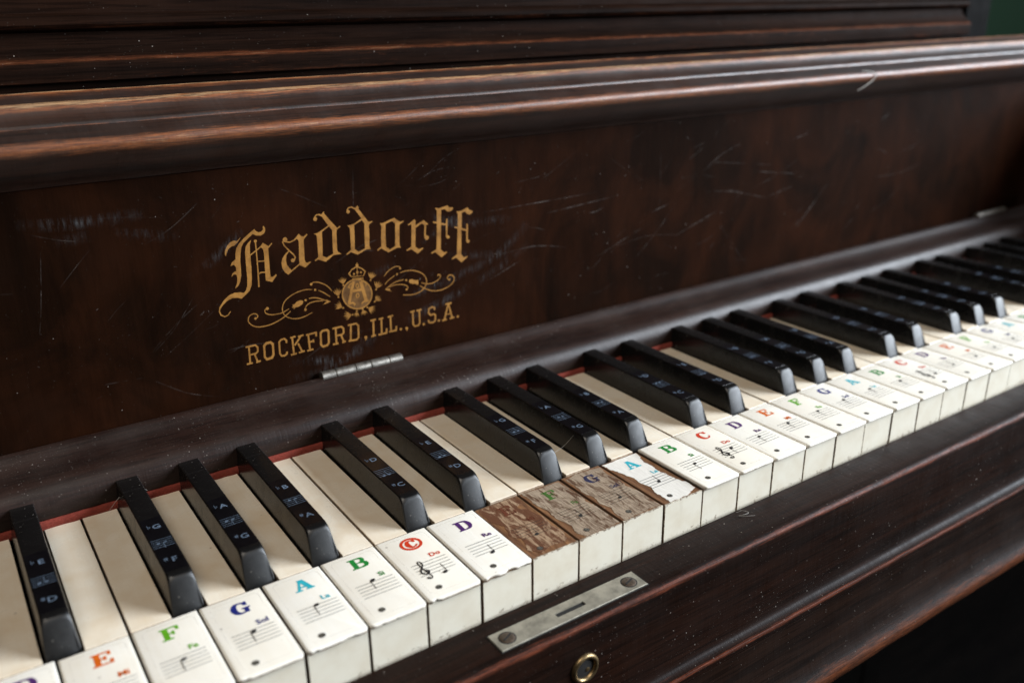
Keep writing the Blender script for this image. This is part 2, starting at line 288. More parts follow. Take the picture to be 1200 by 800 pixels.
DECAL = [
('letter',[('P',[(-0.16,101.96),(-2.21,100.28),(-3.68,100.76),(-5.58,100.19),(-7.3,98.6),(-8.5,96.31),(-8.72,94.61),(-8.32,93.92),(-7.79,95.26),(-6.9,96.98),(-5.55,98.01),(-3.68,98.34),(-2.33,99.37),(-0.68,101.29)],0),('P',[(11.18,105.76),(11.82,104.73),(11.83,103.16),(11.05,101.89),(9.39,101.2),(7.23,101.52),(5.66,102.51),(3.08,100.72),(0.69,98.9),(-0.6,96.92),(-1.34,93.9),(-1.84,90.83),(-2.01,86.43),(-2.27,83.29),(-3.11,80.56),(-4.29,78.53),(-5.98,77.43),(-4.74,79.9),(-4.25,82.37),(-4.52,84.2),(-5.71,84.54),(-6.96,83.49),(-6.4,84.97),(-5.26,85.73),(-4.43,85.9),(-4.2,87.76),(-5.13,89.18),(-6.77,88.83),(-5.88,90.57),(-4.56,91.29),(-3.94,91.81),(-3.76,94.29),(-2.93,96.97),(-1.46,98.92),(1.3,101.3),(4.33,103.33),(6.69,104.85),(7.19,103.84),(8.34,102.92),(9.72,102.97),(10.84,103.93),(10.86,105.18)],0),('P',[(4.54,99.87),(3.63,97.5),(3.32,94.4),(3.19,91.26),(3.1,86.82),(2.69,81.76),(2.23,77.97),(0.96,75.29),(-1.14,73.54),(-3.54,71.93),(-5.31,72.79),(-7.77,73.07),(-10.35,72.28),(-12.73,70.49),(-13.96,69.12),(-14.5,69.68),(-12.15,72.63),(-9.43,74.68),(-6.53,75.54),(-3.76,75.21),(-2.09,74.57),(-0.89,75.64),(-0.0,77.74),(0.45,81.52),(0.55,85.98),(0.72,90.41),(0.92,94.16),(1.5,96.9),(2.82,98.57)],0),('S',[0.62,0.56,0.56,0.5,0.44,0.44],[(-14.17,69.81),(-14.82,67.68),(-14.27,65.75),(-12.56,64.62),(-10.96,65.07),(-9.5,66.73)]),('S',[0.62,0.57,0.57,0.64,0.76],[(6.45,98.63),(6.41,94.54),(6.25,89.48),(6.01,83.11),(5.59,76.18)]),('B',(6.49,98.94),0.75),('S',[0.56,0.56,0.56],[(3.02,92.43),(7.06,94.75),(9.8,96.53)]),('P',[(9.92,97.59),(11.67,96.24),(12.54,95.47),(14.3,96.91),(14.56,96.42),(12.78,94.79),(12.3,94.55),(12.16,91.06),(12.04,86.58),(11.85,82.08),(11.95,80.11),(13.05,80.04),(14.78,81.04),(14.97,80.36),(12.44,77.54),(9.35,78.75),(9.46,82.5),(9.72,87.61),(9.98,92.05),(9.75,94.51),(8.45,95.8)],0),('S',[0.5,0.51],[(6.38,88.95),(9.83,88.56)]),('S',[0.51,0.57,0.57],[(6.08,82.58),(7.3,83.2),(9.45,83.02)])]),
('letter',[('B',(21.14,97.36),1.19),('S',[0.63,0.59,0.55,0.64,0.92],[(19.94,96.95),(21.25,96.29),(23.51,95.76),(25.67,96.43),(27.7,97.95)]),('P',[(28.31,99.31),(29.43,97.91),(30.71,97.49),(32.48,98.69),(32.75,98.1),(30.82,96.33),(30.52,95.68),(30.34,91.57),(30.02,86.05),(30.43,84.49),(31.25,84.07),(32.82,84.41),(33.16,84.03),(29.97,81.76),(27.29,83.48),(27.22,86.52),(27.69,91.99),(27.93,95.63),(27.42,96.62),(26.68,97.1),(27.26,98.24)],0),('S',[0.54,0.54,0.64,0.65,0.56,0.46],[(19.68,96.67),(20.37,94.52),(22.61,91.65),(24.69,89.25),(25.37,87.75),(24.61,86.26)]),('B',(23.93,86.51),0.97),('P',[(22.58,91.34),(21.0,89.62),(20.5,87.18),(20.72,84.83),(21.69,83.04),(22.86,81.68),(27.24,84.42),(27.42,83.78),(20.87,79.7),(19.39,81.12),(18.24,83.41),(18.08,86.2),(18.78,88.38),(20.36,90.18),(22.04,91.52)],0)]),
('letter',[('B',(37.54,105.26),1.02),('S',[0.46,0.56,0.74,1.02],[(37.15,106.14),(38.3,107.25),(39.73,107.24),(41.32,106.38)]),('P',[(42.48,108.5),(42.38,107.47),(45.16,103.64),(48.22,99.74),(48.76,99.19),(50.12,100.07),(50.42,99.56),(48.34,98.32),(48.09,97.19),(47.82,92.55),(47.65,87.86),(48.16,86.83),(49.83,85.52),(47.45,85.62),(45.47,85.61),(41.05,82.89),(37.0,84.79),(35.57,84.09),(35.24,84.62),(37.19,85.79),(37.37,86.7),(37.47,92.76),(37.5,96.46),(37.11,97.44),(35.98,98.07),(37.9,98.15),(40.92,99.55),(43.46,100.89),(43.96,101.14),(40.64,106.79),(41.72,108.01)],[(44.4,100.61),(45.9,98.45),(45.55,92.9),(45.3,86.35),(41.73,84.95),(39.64,86.1),(40.05,91.42),(40.41,98.33),(42.36,99.53)])]),
('letter',[('B',(55.22,106.57),0.94),('S',[0.47,0.55,0.63,0.94],[(54.64,107.41),(55.59,108.51),(57.24,108.67),(59.19,107.49)]),('P',[(60.67,108.98),(61.16,107.88),(60.95,107.33),(65.49,100.53),(66.06,99.86),(67.97,99.99),(68.27,99.55),(66.25,98.47),(66.02,97.72),(65.99,93.41),(65.54,87.55),(66.22,85.45),(63.69,85.66),(58.69,83.69),(55.1,85.66),(52.73,84.54),(52.4,85.11),(55.2,86.82),(55.31,89.16),(55.39,95.0),(55.4,98.1),(54.22,99.62),(56.28,99.71),(58.38,100.18),(61.93,102.0),(62.19,102.16),(58.96,107.22),(59.68,108.46)],[(62.41,101.28),(63.64,99.43),(63.28,93.82),(63.03,86.36),(59.44,85.15),(57.28,86.88),(57.68,92.71),(57.97,99.27),(60.47,100.46)])]),
('letter',[('P',[(80.81,99.87),(82.87,98.08),(84.14,97.3),(85.83,97.66),(86.16,97.21),(83.83,95.95),(83.47,95.2),(83.19,90.83),(82.89,84.82),(83.6,83.57),(81.27,83.78),(76.2,82.04),(72.19,84.9),(70.08,83.83),(69.78,84.4),(72.27,86.01),(72.46,90.45),(73.04,96.71),(72.29,98.19),(74.21,98.12),(77.73,99.12),(80.38,99.82)],[(79.41,98.37),(81.04,96.75),(80.76,91.2),(80.33,84.82),(77.08,83.51),(75.03,85.25),(75.02,90.06),(75.53,97.34),(77.65,98.02)])]),
('letter',[('P',[(92.44,97.47),(93.06,96.69),(93.02,94.16),(97.87,96.25),(100.75,93.75),(99.27,93.26),(98.87,87.95),(100.41,87.25),(100.77,86.25),(100.04,85.28),(98.83,85.28),(98.0,86.21),(97.85,88.34),(98.39,93.39),(96.64,94.57),(92.93,92.79),(92.24,82.64),(94.05,80.94),(96.68,81.32),(97.02,80.84),(93.4,78.59),(89.7,81.64),(87.0,81.04),(86.73,81.64),(89.79,83.03),(90.28,89.48),(90.58,94.52),(90.27,95.25),(88.71,94.69),(88.38,95.06)],0)]),
('letter',[('P',[(105.1,101.96),(107.43,101.33),(113.03,102.21),(113.78,101.04),(116.54,100.58),(115.84,99.36),(114.2,98.65),(112.62,98.96),(111.35,100.43),(108.97,100.38),(108.52,93.34),(111.51,92.35),(111.79,94.99),(112.44,95.14),(112.68,94.4),(112.13,85.95),(113.09,85.57),(113.7,84.76),(113.29,84.01),(112.2,83.94),(111.33,84.88),(111.47,91.5),(108.47,92.17),(107.66,78.76),(109.45,76.79),(111.34,76.83),(111.59,76.3),(107.98,74.14),(104.13,77.65),(101.88,77.21),(101.59,77.73),(105.01,79.19),(105.57,87.18),(105.98,93.23),(103.64,93.94),(103.53,94.75),(106.02,94.16),(106.32,100.18)],0)]),
('letter',[('P',[(118.38,98.18),(121.19,98.08),(125.62,99.57),(126.39,98.19),(128.94,96.89),(128.12,95.81),(126.56,95.31),(125.05,95.99),(123.89,97.34),(121.8,96.91),(121.37,88.64),(124.34,87.34),(124.45,90.35),(125.01,90.51),(125.53,89.72),(125.07,81.58),(126.05,81.09),(126.31,80.42),(125.89,79.66),(124.89,79.57),(124.09,80.52),(124.14,86.41),(121.21,87.47),(120.51,73.78),(122.1,71.81),(124.34,72.17),(124.6,71.64),(120.49,69.13),(117.15,72.48),(114.65,71.82),(114.24,72.38),(117.77,74.23),(118.19,80.47),(118.75,88.64),(116.92,89.29),(116.8,90.17),(118.78,89.4),(119.23,96.55)],0)]),
('letter',[('S',[0.83,0.85],[(-2.92,47.16),(-3.23,38.29)]),('S',[0.84,0.84,0.84,0.84,0.85,0.84],[(-4.55,47.02),(0.28,47.11),(1.38,45.79),(1.24,43.63),(0.33,42.73),(-2.9,42.6)]),('S',[0.84,0.85],[(-0.62,42.67),(0.56,38.19)]),('S',[0.85,0.85],[(-5.03,38.12),(-1.99,38.19)]),('S',[0.85,0.85],[(-0.23,37.97),(2.1,38.3)])]),
('letter',[('P',[(4.14,45.96),(5.65,47.41),(8.34,47.41),(9.71,45.9),(9.41,39.73),(8.25,37.98),(5.11,37.71),(3.96,39.39)],[(5.12,45.14),(6.08,46.12),(7.82,46.21),(8.63,45.22),(8.37,40.17),(7.49,39.17),(5.64,38.91),(4.91,39.97)])]),
('letter',[('S',[0.87,0.87,0.87,0.86,0.86,0.87,0.87,0.87,0.88,0.87],[(16.22,44.64),(16.29,46.03),(15.31,47.18),(13.73,47.01),(12.53,46.07),(12.24,39.88),(12.98,38.4),(14.53,38.12),(15.79,38.85),(16.04,40.01)])]),
('letter',[('S',[0.87,0.88],[(19.45,47.15),(19.46,37.79)]),('S',[0.87,0.87],[(18.43,46.89),(21.22,47.08)]),('S',[0.87,0.88],[(17.86,37.75),(20.98,37.85)]),('S',[0.88,0.88],[(23.96,46.56),(20.34,42.41)]),('S',[0.87,0.88],[(22.57,46.58),(25.52,46.95)]),('S',[0.88,0.89],[(22.2,43.09),(23.99,38.18)]),('S',[0.88,0.88],[(22.08,38.0),(25.21,38.3)])]),
('letter',[('S',[0.89,0.89],[(27.99,46.69),(28.17,38.24)]),('S',[0.88,0.89],[(26.89,46.53),(32.68,46.81)]),('S',[0.89,0.9],[(32.28,46.98),(32.19,44.75)]),('S',[0.89,0.89],[(28.17,42.36),(30.43,42.59)]),('S',[0.89,0.9],[(30.43,43.41),(30.39,41.78)]),('S',[0.89,0.9],[(26.64,37.98),(29.99,38.15)])]),
('letter',[('P',[(34.25,46.29),(35.52,47.42),(38.52,47.47),(39.65,46.17),(39.2,39.34),(38.0,38.0),(35.13,37.69),(33.81,39.49)],[(35.25,45.72),(36.02,46.36),(37.89,46.38),(38.52,45.53),(38.18,39.93),(37.38,39.04),(35.6,38.91),(34.86,39.78)])]),
('letter',[('S',[0.96,0.97],[(43.12,47.02),(42.86,38.16)]),('S',[0.95,0.96,0.96,0.96,0.97,0.96],[(41.39,46.96),(46.35,46.97),(47.43,45.74),(47.33,43.26),(46.32,42.59),(42.9,42.62)]),('S',[0.96,0.97],[(45.78,42.53),(47.04,38.3)]),('S',[0.96,0.96],[(40.82,38.26),(43.95,38.2)]),('S',[0.96,0.97],[(46.12,38.14),(48.08,38.53)])]),
('letter',[('S',[0.97,0.97],[(51.72,46.97),(50.99,38.32)]),('S',[0.96,0.97,0.98,0.98,0.98,0.97],[(49.97,46.91),(54.73,46.98),(55.93,45.54),(55.55,38.94),(54.35,37.93),(49.77,38.23)])]),
('punctuation_mark',[('P',[(58.88,38.75),(60.21,39.0),(60.49,37.84),(59.84,36.71),(59.06,36.26),(59.44,37.35),(58.88,37.83)],0)]),
('letter',[('S',[1.0,0.99],[(64.74,46.75),(64.27,37.93)]),('S',[0.98,0.99],[(63.06,46.74),(66.26,46.9)]),('S',[0.99,0.99],[(62.87,37.87),(65.61,38.11)])]),
('letter',[('S',[0.99,1.01],[(69.46,46.67),(69.1,37.97)]),('S',[0.99,1.0],[(67.94,46.55),(70.61,46.73)]),('S',[1.0,1.01],[(67.11,37.85),(72.29,38.01)]),('S',[1.01,1.01],[(71.91,38.09),(72.2,40.61)])]),
('letter',[('S',[0.94,0.95],[(74.89,46.91),(74.7,38.22)]),('S',[0.94,0.94],[(73.26,46.67),(76.52,46.88)]),('S',[0.95,0.96],[(73.48,38.21),(78.19,38.25)]),('S',[0.95,0.95],[(77.78,38.33),(78.02,40.63)])]),
('punctuation_mark',[('B',(80.66,38.22),0.68)]),
('punctuation_mark',[('P',[(83.37,38.51),(84.64,38.83),(85.0,37.77),(84.51,36.69),(83.86,36.24),(84.14,37.36),(83.45,37.7)],0)]),
('letter',[('S',[0.97,0.97,0.97,0.98,0.98,0.97],[(88.47,46.85),(88.32,39.42),(89.21,38.05),(91.53,38.15),(92.45,39.34),(92.54,46.81)]),('S',[0.96,0.97],[(86.92,46.7),(89.73,46.91)]),('S',[0.96,0.97],[(90.85,46.76),(93.94,46.92)])]),
('punctuation_mark',[('B',(94.85,38.12),0.69)]),
('letter',[('S',[0.99,0.98,0.98,0.98,0.98,0.99,0.99,0.99,0.99,0.99,0.99,0.99],[(102.14,44.88),(102.13,46.26),(100.53,46.98),(98.58,46.38),(98.24,44.08),(99.44,42.45),(101.6,42.72),(102.5,41.62),(102.18,38.7),(100.49,37.85),(98.36,38.3),(97.8,39.89)])]),
('punctuation_mark',[('B',(104.49,38.21),0.71)]),
('letter',[('S',[0.99,1.01],[(110.92,46.7),(108.11,38.06)]),('S',[1.0,1.01],[(111.13,46.66),(113.17,37.82)]),('S',[0.59,0.59],[(109.12,40.87),(112.19,40.72)]),('S',[0.99,1.0],[(109.09,46.87),(113.03,46.92)]),('S',[1.01,1.01],[(106.65,37.76),(109.56,38.0)]),('S',[1.01,1.02],[(111.49,37.96),(114.51,38.15)])]),
('punctuation_mark',[('B',(116.82,38.07),0.72)]),
('emblem_disc',[('P',[(64.92,61.25),(64.57,59.51),(63.82,57.94),(62.71,56.62),(61.29,55.61),(59.64,54.97),(57.84,54.73),(55.98,54.89),(54.17,55.46),(52.49,56.39),(51.03,57.64),(49.85,59.15),(49.02,60.82),(48.57,62.59),(48.52,64.37),(48.87,66.07),(49.61,67.6),(50.69,68.9),(52.07,69.89),(53.68,70.54),(55.44,70.8),(57.27,70.67),(59.08,70.15),(60.77,69.25),(62.26,68.03),(63.48,66.54),(64.35,64.86),(64.84,63.06)],0)]),
('emblem_ring',[('P',[(65.34,61.17),(64.98,59.34),(64.19,57.69),(63.02,56.29),(61.53,55.24),(59.79,54.56),(57.9,54.31),(55.95,54.49),(54.05,55.08),(52.28,56.07),(50.74,57.38),(49.51,58.96),(48.63,60.72),(48.16,62.58),(48.11,64.45),(48.48,66.23),(49.25,67.84),(50.39,69.2),(51.84,70.25),(53.53,70.93),(55.38,71.21),(57.31,71.07),(59.2,70.52),(60.98,69.58),(62.55,68.3),(63.83,66.73),(64.75,64.96),(65.27,63.07)],[(64.66,61.3),(64.33,59.61),(63.6,58.09),(62.52,56.81),(61.15,55.83),(59.54,55.21),(57.8,54.98),(56.0,55.14),(54.25,55.69),(52.62,56.59),(51.2,57.8),(50.06,59.26),(49.25,60.88),(48.81,62.6),(48.76,64.32),(49.1,65.97),(49.82,67.45),(50.87,68.71),(52.21,69.68),(53.77,70.31),(55.48,70.56),(57.25,70.43),(59.0,69.92),(60.64,69.06),(62.09,67.87),(63.27,66.43),(64.12,64.79),(64.59,63.05)])]),
('emblem_letter',[('S',[1.55,1.56],[(55.08,70.1),(51.7,58.54)]),('S',[1.82,1.85],[(59.16,69.44),(61.47,58.07)]),('S',[1.39,1.41],[(54.22,64.91),(60.07,64.83)]),('S',[0.75,0.67,0.58,0.5],[(59.06,69.18),(61.23,68.58),(62.4,67.22),(61.56,66.27)]),('S',[0.65,0.66,0.57,0.49],[(55.04,69.7),(52.99,68.79),(52.0,67.52),(52.95,66.85)]),('S',[1.07,1.0,0.83,0.74],[(51.16,58.57),(53.82,58.62),(54.98,57.69),(54.33,57.0)]),('S',[0.93,0.84,0.92],[(62.98,57.98),(59.97,58.15),(58.7,57.25)]),('P',[(58.13,67.11),(58.08,66.81),(57.97,66.54),(57.82,66.31),(57.63,66.12),(57.41,66.0),(57.17,65.94),(56.93,65.95),(56.69,66.03),(56.47,66.17),(56.28,66.37),(56.12,66.62),(56.02,66.9),(55.96,67.2),(55.96,67.51),(56.01,67.81),(56.11,68.08),(56.26,68.32),(56.45,68.5),(56.67,68.62),(56.91,68.68),(57.15,68.67),(57.39,68.59),(57.61,68.45),(57.8,68.25),(57.96,68.0),(58.07,67.72),(58.12,67.42)],[(57.54,67.22),(57.52,67.04),(57.46,66.88),(57.39,66.74),(57.3,66.63),(57.2,66.55),(57.09,66.51),(56.98,66.51),(56.87,66.55),(56.76,66.63),(56.68,66.74),(56.61,66.89),(56.56,67.05),(56.54,67.22),(56.54,67.4),(56.57,67.58),(56.62,67.74),(56.69,67.88),(56.78,67.99),(56.88,68.07),(56.99,68.11),(57.11,68.11),(57.22,68.07),(57.32,67.99),(57.4,67.88),(57.47,67.74),(57.52,67.58),(57.54,67.4)]),('P',[(57.87,61.85),(57.82,61.55),(57.72,61.28),(57.56,61.04),(57.37,60.86),(57.15,60.73),(56.92,60.68),(56.67,60.69),(56.43,60.77),(56.21,60.92),(56.02,61.12),(55.86,61.37),(55.75,61.65),(55.7,61.96),(55.69,62.27),(55.75,62.57),(55.85,62.84),(56.0,63.08),(56.19,63.26),(56.41,63.38),(56.65,63.44),(56.89,63.43),(57.13,63.35),(57.35,63.2),(57.55,63.0),(57.7,62.75),(57.81,62.47),(57.87,62.16)],[(57.28,61.96),(57.26,61.79),(57.21,61.62),(57.13,61.48),(57.04,61.37),(56.94,61.29),(56.83,61.25),(56.72,61.25),(56.61,61.3),(56.5,61.38),(56.42,61.49),(56.35,61.63),(56.3,61.8),(56.28,61.97),(56.28,62.16),(56.31,62.33),(56.36,62.5),(56.43,62.64),(56.52,62.75),(56.62,62.83),(56.73,62.87),(56.85,62.87),(56.96,62.82),(57.06,62.74),(57.15,62.63),(57.22,62.49),(57.26,62.32),(57.29,62.15)])]),
('emblem_crown',[('S',[0.69,0.7],[(54.6,71.4),(60.88,70.67)]),('S',[0.57,0.57,0.57,0.57,0.57,0.58,0.58],[(53.97,72.92),(52.93,74.5),(54.77,76.5),(57.71,77.51),(60.53,75.9),(62.09,74.1),(60.9,71.97)]),('S',[0.37,0.37],[(57.78,78.46),(57.52,72.69)]),('B',(55.73,73.93),0.53),('B',(57.67,74.47),0.69),('B',(59.63,74.13),0.57),('B',(57.76,78.22),0.81),('B',(57.85,79.33),0.29),('S',[0.36,0.37],[(54.21,72.75),(60.99,72.03)])]),
('wreath_flower',[('P',[(49.34,69.54),(50.72,71.05),(51.35,72.62),(50.21,71.39)],0),('P',[(49.34,69.54),(50.13,71.44),(50.24,73.18),(49.56,71.62)],0),('P',[(49.34,69.54),(49.41,71.81),(48.96,73.69),(48.84,71.83)],0),('P',[(49.34,69.54),(48.77,71.61),(47.8,73.18),(48.22,71.47)],0),('P',[(49.34,69.54),(48.14,71.4),(46.76,72.65),(47.69,71.08)],0),('B',(49.38,69.05),0.49)]),
('wreath_flower',[('P',[(46.05,63.75),(47.53,65.45),(48.26,67.16),(46.98,65.83)],0),('P',[(46.05,63.75),(46.9,65.85),(47.03,67.8),(46.26,66.09)],0),('P',[(46.05,63.75),(46.15,66.27),(45.64,68.38),(45.49,66.31)],0),('P',[(46.05,63.75),(45.39,66.09),(44.35,67.81),(44.84,65.92)],0),('P',[(46.05,63.75),(44.71,65.86),(43.23,67.22),(44.27,65.5)],0),('B',(46.09,63.22),0.49)]),
('wreath_flower',[('P',[(47.77,57.24),(47.13,59.49),(46.07,61.16),(46.57,59.31)],0),('P',[(47.77,57.24),(46.48,59.25),(45.02,60.59),(46.04,58.89)],0),('P',[(47.77,57.24),(45.79,58.94),(43.88,59.88),(45.5,58.46)],0),('P',[(47.77,57.24),(45.6,58.24),(43.72,58.53),(45.47,57.66)],0),('P',[(47.77,57.24),(45.46,57.58),(43.65,57.29),(45.53,56.95)],0),('B',(48.25,56.94),0.49)]),
('wreath_flower',[('P',[(52.61,52.27),(50.68,53.98),(48.83,54.94),(50.34,53.48)],0),('P',[(52.61,52.27),(50.34,53.39),(48.31,53.77),(50.16,52.77)],0),('P',[(52.61,52.27),(49.98,52.68),(47.85,52.42),(50.01,52.02)],0),('P',[(52.61,52.27),(50.25,51.89),(48.57,51.04),(50.5,51.3)],0),('P',[(52.61,52.27),(50.57,51.16),(49.31,49.81),(50.99,50.66)],0),('B',(53.16,52.24),0.5)]),
('wreath_flower',[('P',[(64.94,69.45),(67.07,70.3),(68.5,71.43),(66.72,70.81)],0),('P',[(64.94,69.45),(66.64,70.9),(67.54,72.46),(66.11,71.32)],0),('P',[(64.94,69.45),(66.09,71.57),(66.45,73.5),(65.51,71.8)],0),('P',[(64.94,69.45),(65.32,71.67),(65.04,73.54),(64.68,71.74)],0),('P',[(64.94,69.45),(64.56,71.76),(63.71,73.53),(63.95,71.67)],0),('B',(64.77,68.99),0.5)]),
('wreath_flower',[('P',[(67.8,63.8),(70.16,64.44),(71.77,65.5),(69.81,65.04)],0),('P',[(67.8,63.8),(69.73,65.13),(70.85,66.66),(69.24,65.6)],0),('P',[(67.8,63.8),(69.22,65.85),(69.84,67.83),(68.63,66.2)],0),('P',[(67.8,63.8),(68.41,66.08),(68.29,68.03),(67.76,66.2)],0),('P',[(67.8,63.8),(67.63,66.22),(66.87,68.12),(66.98,66.13)],0),('B',(67.59,63.3),0.5)]),
('wreath_flower',[('P',[(66.65,57.1),(68.81,56.72),(70.58,56.92),(68.76,57.27)],0),('P',[(66.65,57.1),(68.77,57.39),(70.27,58.1),(68.5,57.95)],0),('P',[(66.65,57.1),(68.61,58.13),(69.88,59.39),(68.24,58.58)],0),('P',[(66.65,57.1),(68.02,58.54),(68.66,60.08),(67.53,58.92)],0),('P',[(66.65,57.1),(67.4,58.95),(67.53,60.67),(66.84,59.14)],0),('B',(66.28,56.84),0.51)]),
('wreath_flower',[('P',[(62.3,54.21),(62.99,51.9),(64.12,50.16),(63.57,52.08)],0),('P',[(62.3,54.21),(63.66,52.14),(65.21,50.74),(64.12,52.51)],0),('P',[(62.3,54.21),(64.38,52.46),(66.4,51.46),(64.68,52.94)],0),('P',[(62.3,54.21),(64.56,53.17),(66.55,52.86),(64.7,53.77)],0),('P',[(62.3,54.21),(64.7,53.86),(66.6,54.15),(64.62,54.5)],0),('B',(61.8,54.52),0.5)]),
('wreath_flower',[('P',[(59.18,53.63),(58.34,52.18),(58.05,50.78),(58.79,51.96)],0),('P',[(59.18,53.63),(58.88,51.94),(59.06,50.45),(59.34,51.85)],0),('P',[(59.18,53.63),(59.5,51.69),(60.16,50.18),(59.94,51.77)],0),('P',[(59.18,53.63),(60.0,51.93),(60.99,50.76),(60.4,52.13)],0),('P',[(59.18,53.63),(60.45,52.21),(61.77,51.31),(60.74,52.53)],0),('B',(59.09,54.02),0.5)]),
('wreath_flower',[('P',[(55.6,53.32),(54.25,52.47),(53.44,51.52),(54.56,52.16)],0),('P',[(55.6,53.32),(54.64,52.06),(54.2,50.87),(55.05,51.81)],0),('P',[(55.6,53.32),(55.08,51.68),(55.08,50.18),(55.54,51.55)],0),('P',[(55.6,53.32),(55.63,51.65),(56.08,50.31),(56.06,51.65)],0),('P',[(55.6,53.32),(56.15,51.67),(56.95,50.46),(56.55,51.84)],0),('B',(55.67,53.68),0.5)]),
('scroll_ornament',[('S',[0.32,0.46,0.46,0.46,0.46,0.46,0.46,0.46,0.46,0.47,0.47,0.47,0.48,0.33],[(1.87,60.58),(2.93,60.89),(3.3,61.87),(2.41,63.0),(0.66,63.2),(-0.97,62.22),(-1.61,60.25),(-0.69,58.22),(1.65,56.5),(4.9,55.81),(9.06,55.99),(13.37,57.12),(16.69,58.58),(20.11,60.83)]),('B',(2.03,60.65),0.62),('B',(8.48,64.51),0.78),('S',[0.29,0.41,0.41,0.42,0.42,0.42,0.3],[(7.87,64.63),(7.1,63.73),(7.46,62.34),(9.64,61.1),(12.72,60.73),(15.89,60.89),(19.47,62.3)]),('S',[0.3,0.42,0.42,0.42,0.42,0.42,0.42,0.42,0.43,0.43,0.3],[(32.31,69.88),(28.59,70.42),(23.71,69.74),(19.82,68.09),(17.22,65.95),(16.01,63.0),(16.34,60.26),(18.22,58.0),(21.78,56.45),(26.08,56.37),(31.4,57.84)]),('B',(34.0,69.4),0.59),('S',[0.3,0.43,0.31],[(35.75,68.81),(38.59,66.92),(41.67,64.27)]),('B',(32.16,72.69),0.69),('S',[0.3,0.43,0.43,0.43,0.43,0.31],[(32.19,73.06),(33.75,73.47),(36.41,72.87),(39.53,71.07),(41.56,69.07),(42.77,67.22)]),('P',[(27.18,64.53),(26.52,63.32),(24.54,62.36),(22.65,62.2),(21.77,61.41),(21.87,62.36),(20.83,62.57),(21.72,63.46),(21.09,64.01),(22.31,63.99),(23.76,65.09),(25.4,65.52),(26.71,65.16)],0),('B',(28.42,64.99),0.59),('S',[0.37,0.54,0.54,0.38],[(30.26,65.55),(32.96,65.45),(36.14,64.3),(39.82,62.33)]),('P',[(41.71,61.69),(39.35,63.24),(39.52,62.12),(37.37,61.01),(39.15,61.1)],0),('B',(27.81,60.09),0.7),('S',[0.3,0.43,0.43,0.43,0.3],[(27.6,60.67),(28.85,62.32),(31.11,63.22),(34.4,63.39),(37.66,62.86)])]),
('scroll_ornament',[('S',[0.34,0.48,0.48,0.48,0.49,0.34],[(72.67,69.49),(74.83,71.69),(77.44,73.12),(80.01,73.76),(82.25,73.09),(82.56,72.23)]),('B',(82.35,72.27),0.54),('S',[0.3,0.44,0.31],[(72.85,64.98),(75.0,66.95),(78.93,68.95)]),('B',(80.38,69.44),0.54),('S',[0.34,0.49,0.49,0.5,0.5,0.51,0.51,0.51,0.51,0.5,0.35],[(82.3,69.91),(85.4,70.32),(89.51,69.93),(93.6,68.41),(96.37,66.23),(97.81,63.55),(97.67,60.91),(95.94,58.54),(92.94,56.91),(88.7,56.4),(83.03,57.34)]),('B',(85.6,65.18),0.59),('P',[(87.1,64.29),(87.67,65.14),(89.22,65.1),(90.74,64.25),(93.08,63.92),(92.66,63.03),(92.98,62.25),(92.13,61.19),(91.39,62.06),(89.07,62.48),(87.55,63.24)],0),('S',[0.37,0.53,0.54,0.38],[(72.91,62.36),(75.8,63.96),(79.46,65.43),(84.09,65.79)]),('P',[(72.65,62.18),(74.44,62.55),(75.69,62.32),(75.39,61.66),(76.58,60.48),(74.61,61.33)],0),('S',[0.31,0.44,0.44,0.45,0.45,0.31],[(75.24,63.12),(78.32,63.74),(81.88,63.46),(84.91,62.52),(86.38,61.05),(85.79,59.95)]),('B',(85.53,60.0),0.65),('S',[0.32,0.46,0.46,0.46,0.46,0.46,0.32],[(94.55,62.11),(97.93,60.86),(101.66,60.66),(104.95,61.78),(106.65,63.43),(106.17,64.74),(104.83,64.73)]),('B',(105.19,64.43),0.46),('S',[0.35,0.51,0.51,0.51,0.52,0.52,0.52,0.52,0.52,0.52,0.36],[(93.42,60.71),(96.73,58.39),(100.9,56.39),(105.74,55.73),(110.69,56.54),(114.36,58.59),(115.28,60.9),(114.26,62.81),(112.09,63.2),(110.93,61.93),(111.97,60.51)]),('B',(112.25,60.71),0.57)])]

# ---------------------------------------------------------------- setting
def struct(o): o['kind'] = 'structure'; return o
t = NT('green_wall_paint'); t.bump(t.noise(t.coord((1, 1, 1)), 60, 5), 0.2, 0.001)
M['wall'] = t.set(Base_Color=t.mix(t.noise(t.coord((1, 1, 1)), 3, 4), (0.0035, 0.0095, 0.0046), (0.0048, 0.0125, 0.0062)), Roughness=0.9, Specular_IOR_Level=0.05)
struct(link('wall', mesh('wall', *box_geo(-2600, 3200, 620, 700, -702, 1900)), M['wall']))
M['floor'] = wood('dark_floor_boards', (0.0012, 0.0009, 0.0008), (0.0022, 0.0016, 0.0013), (0.008, 0.005, 0.003), grain=(3, 40, 40), dustamt=0.02, film=0.0, rough=(0.6, 0.8), spec=0.02)  # shade under the piano is put into this near-black base
struct(link('floor', mesh('floor', *box_geo(-2600, 3200, -1800, 620, -760, -700)), M['floor']))

# ---------------------------------------------------------------- the piano and its case
piano = link('upright_piano', None)
piano.location = (0.055, 0.1, -0.7)
piano['label'] = 'old dark mahogany upright piano with open fallboard and note stickers on its keys'
piano['category'] = 'piano'
X0, X1 = -690.0, 800.0
def pw(*a): return list(a)
bpy.context.view_layer.update()
PI_INV = piano.matrix_world.inverted()
def part(o):
    o.parent = piano; o.matrix_parent_inverse = PI_INV; return o

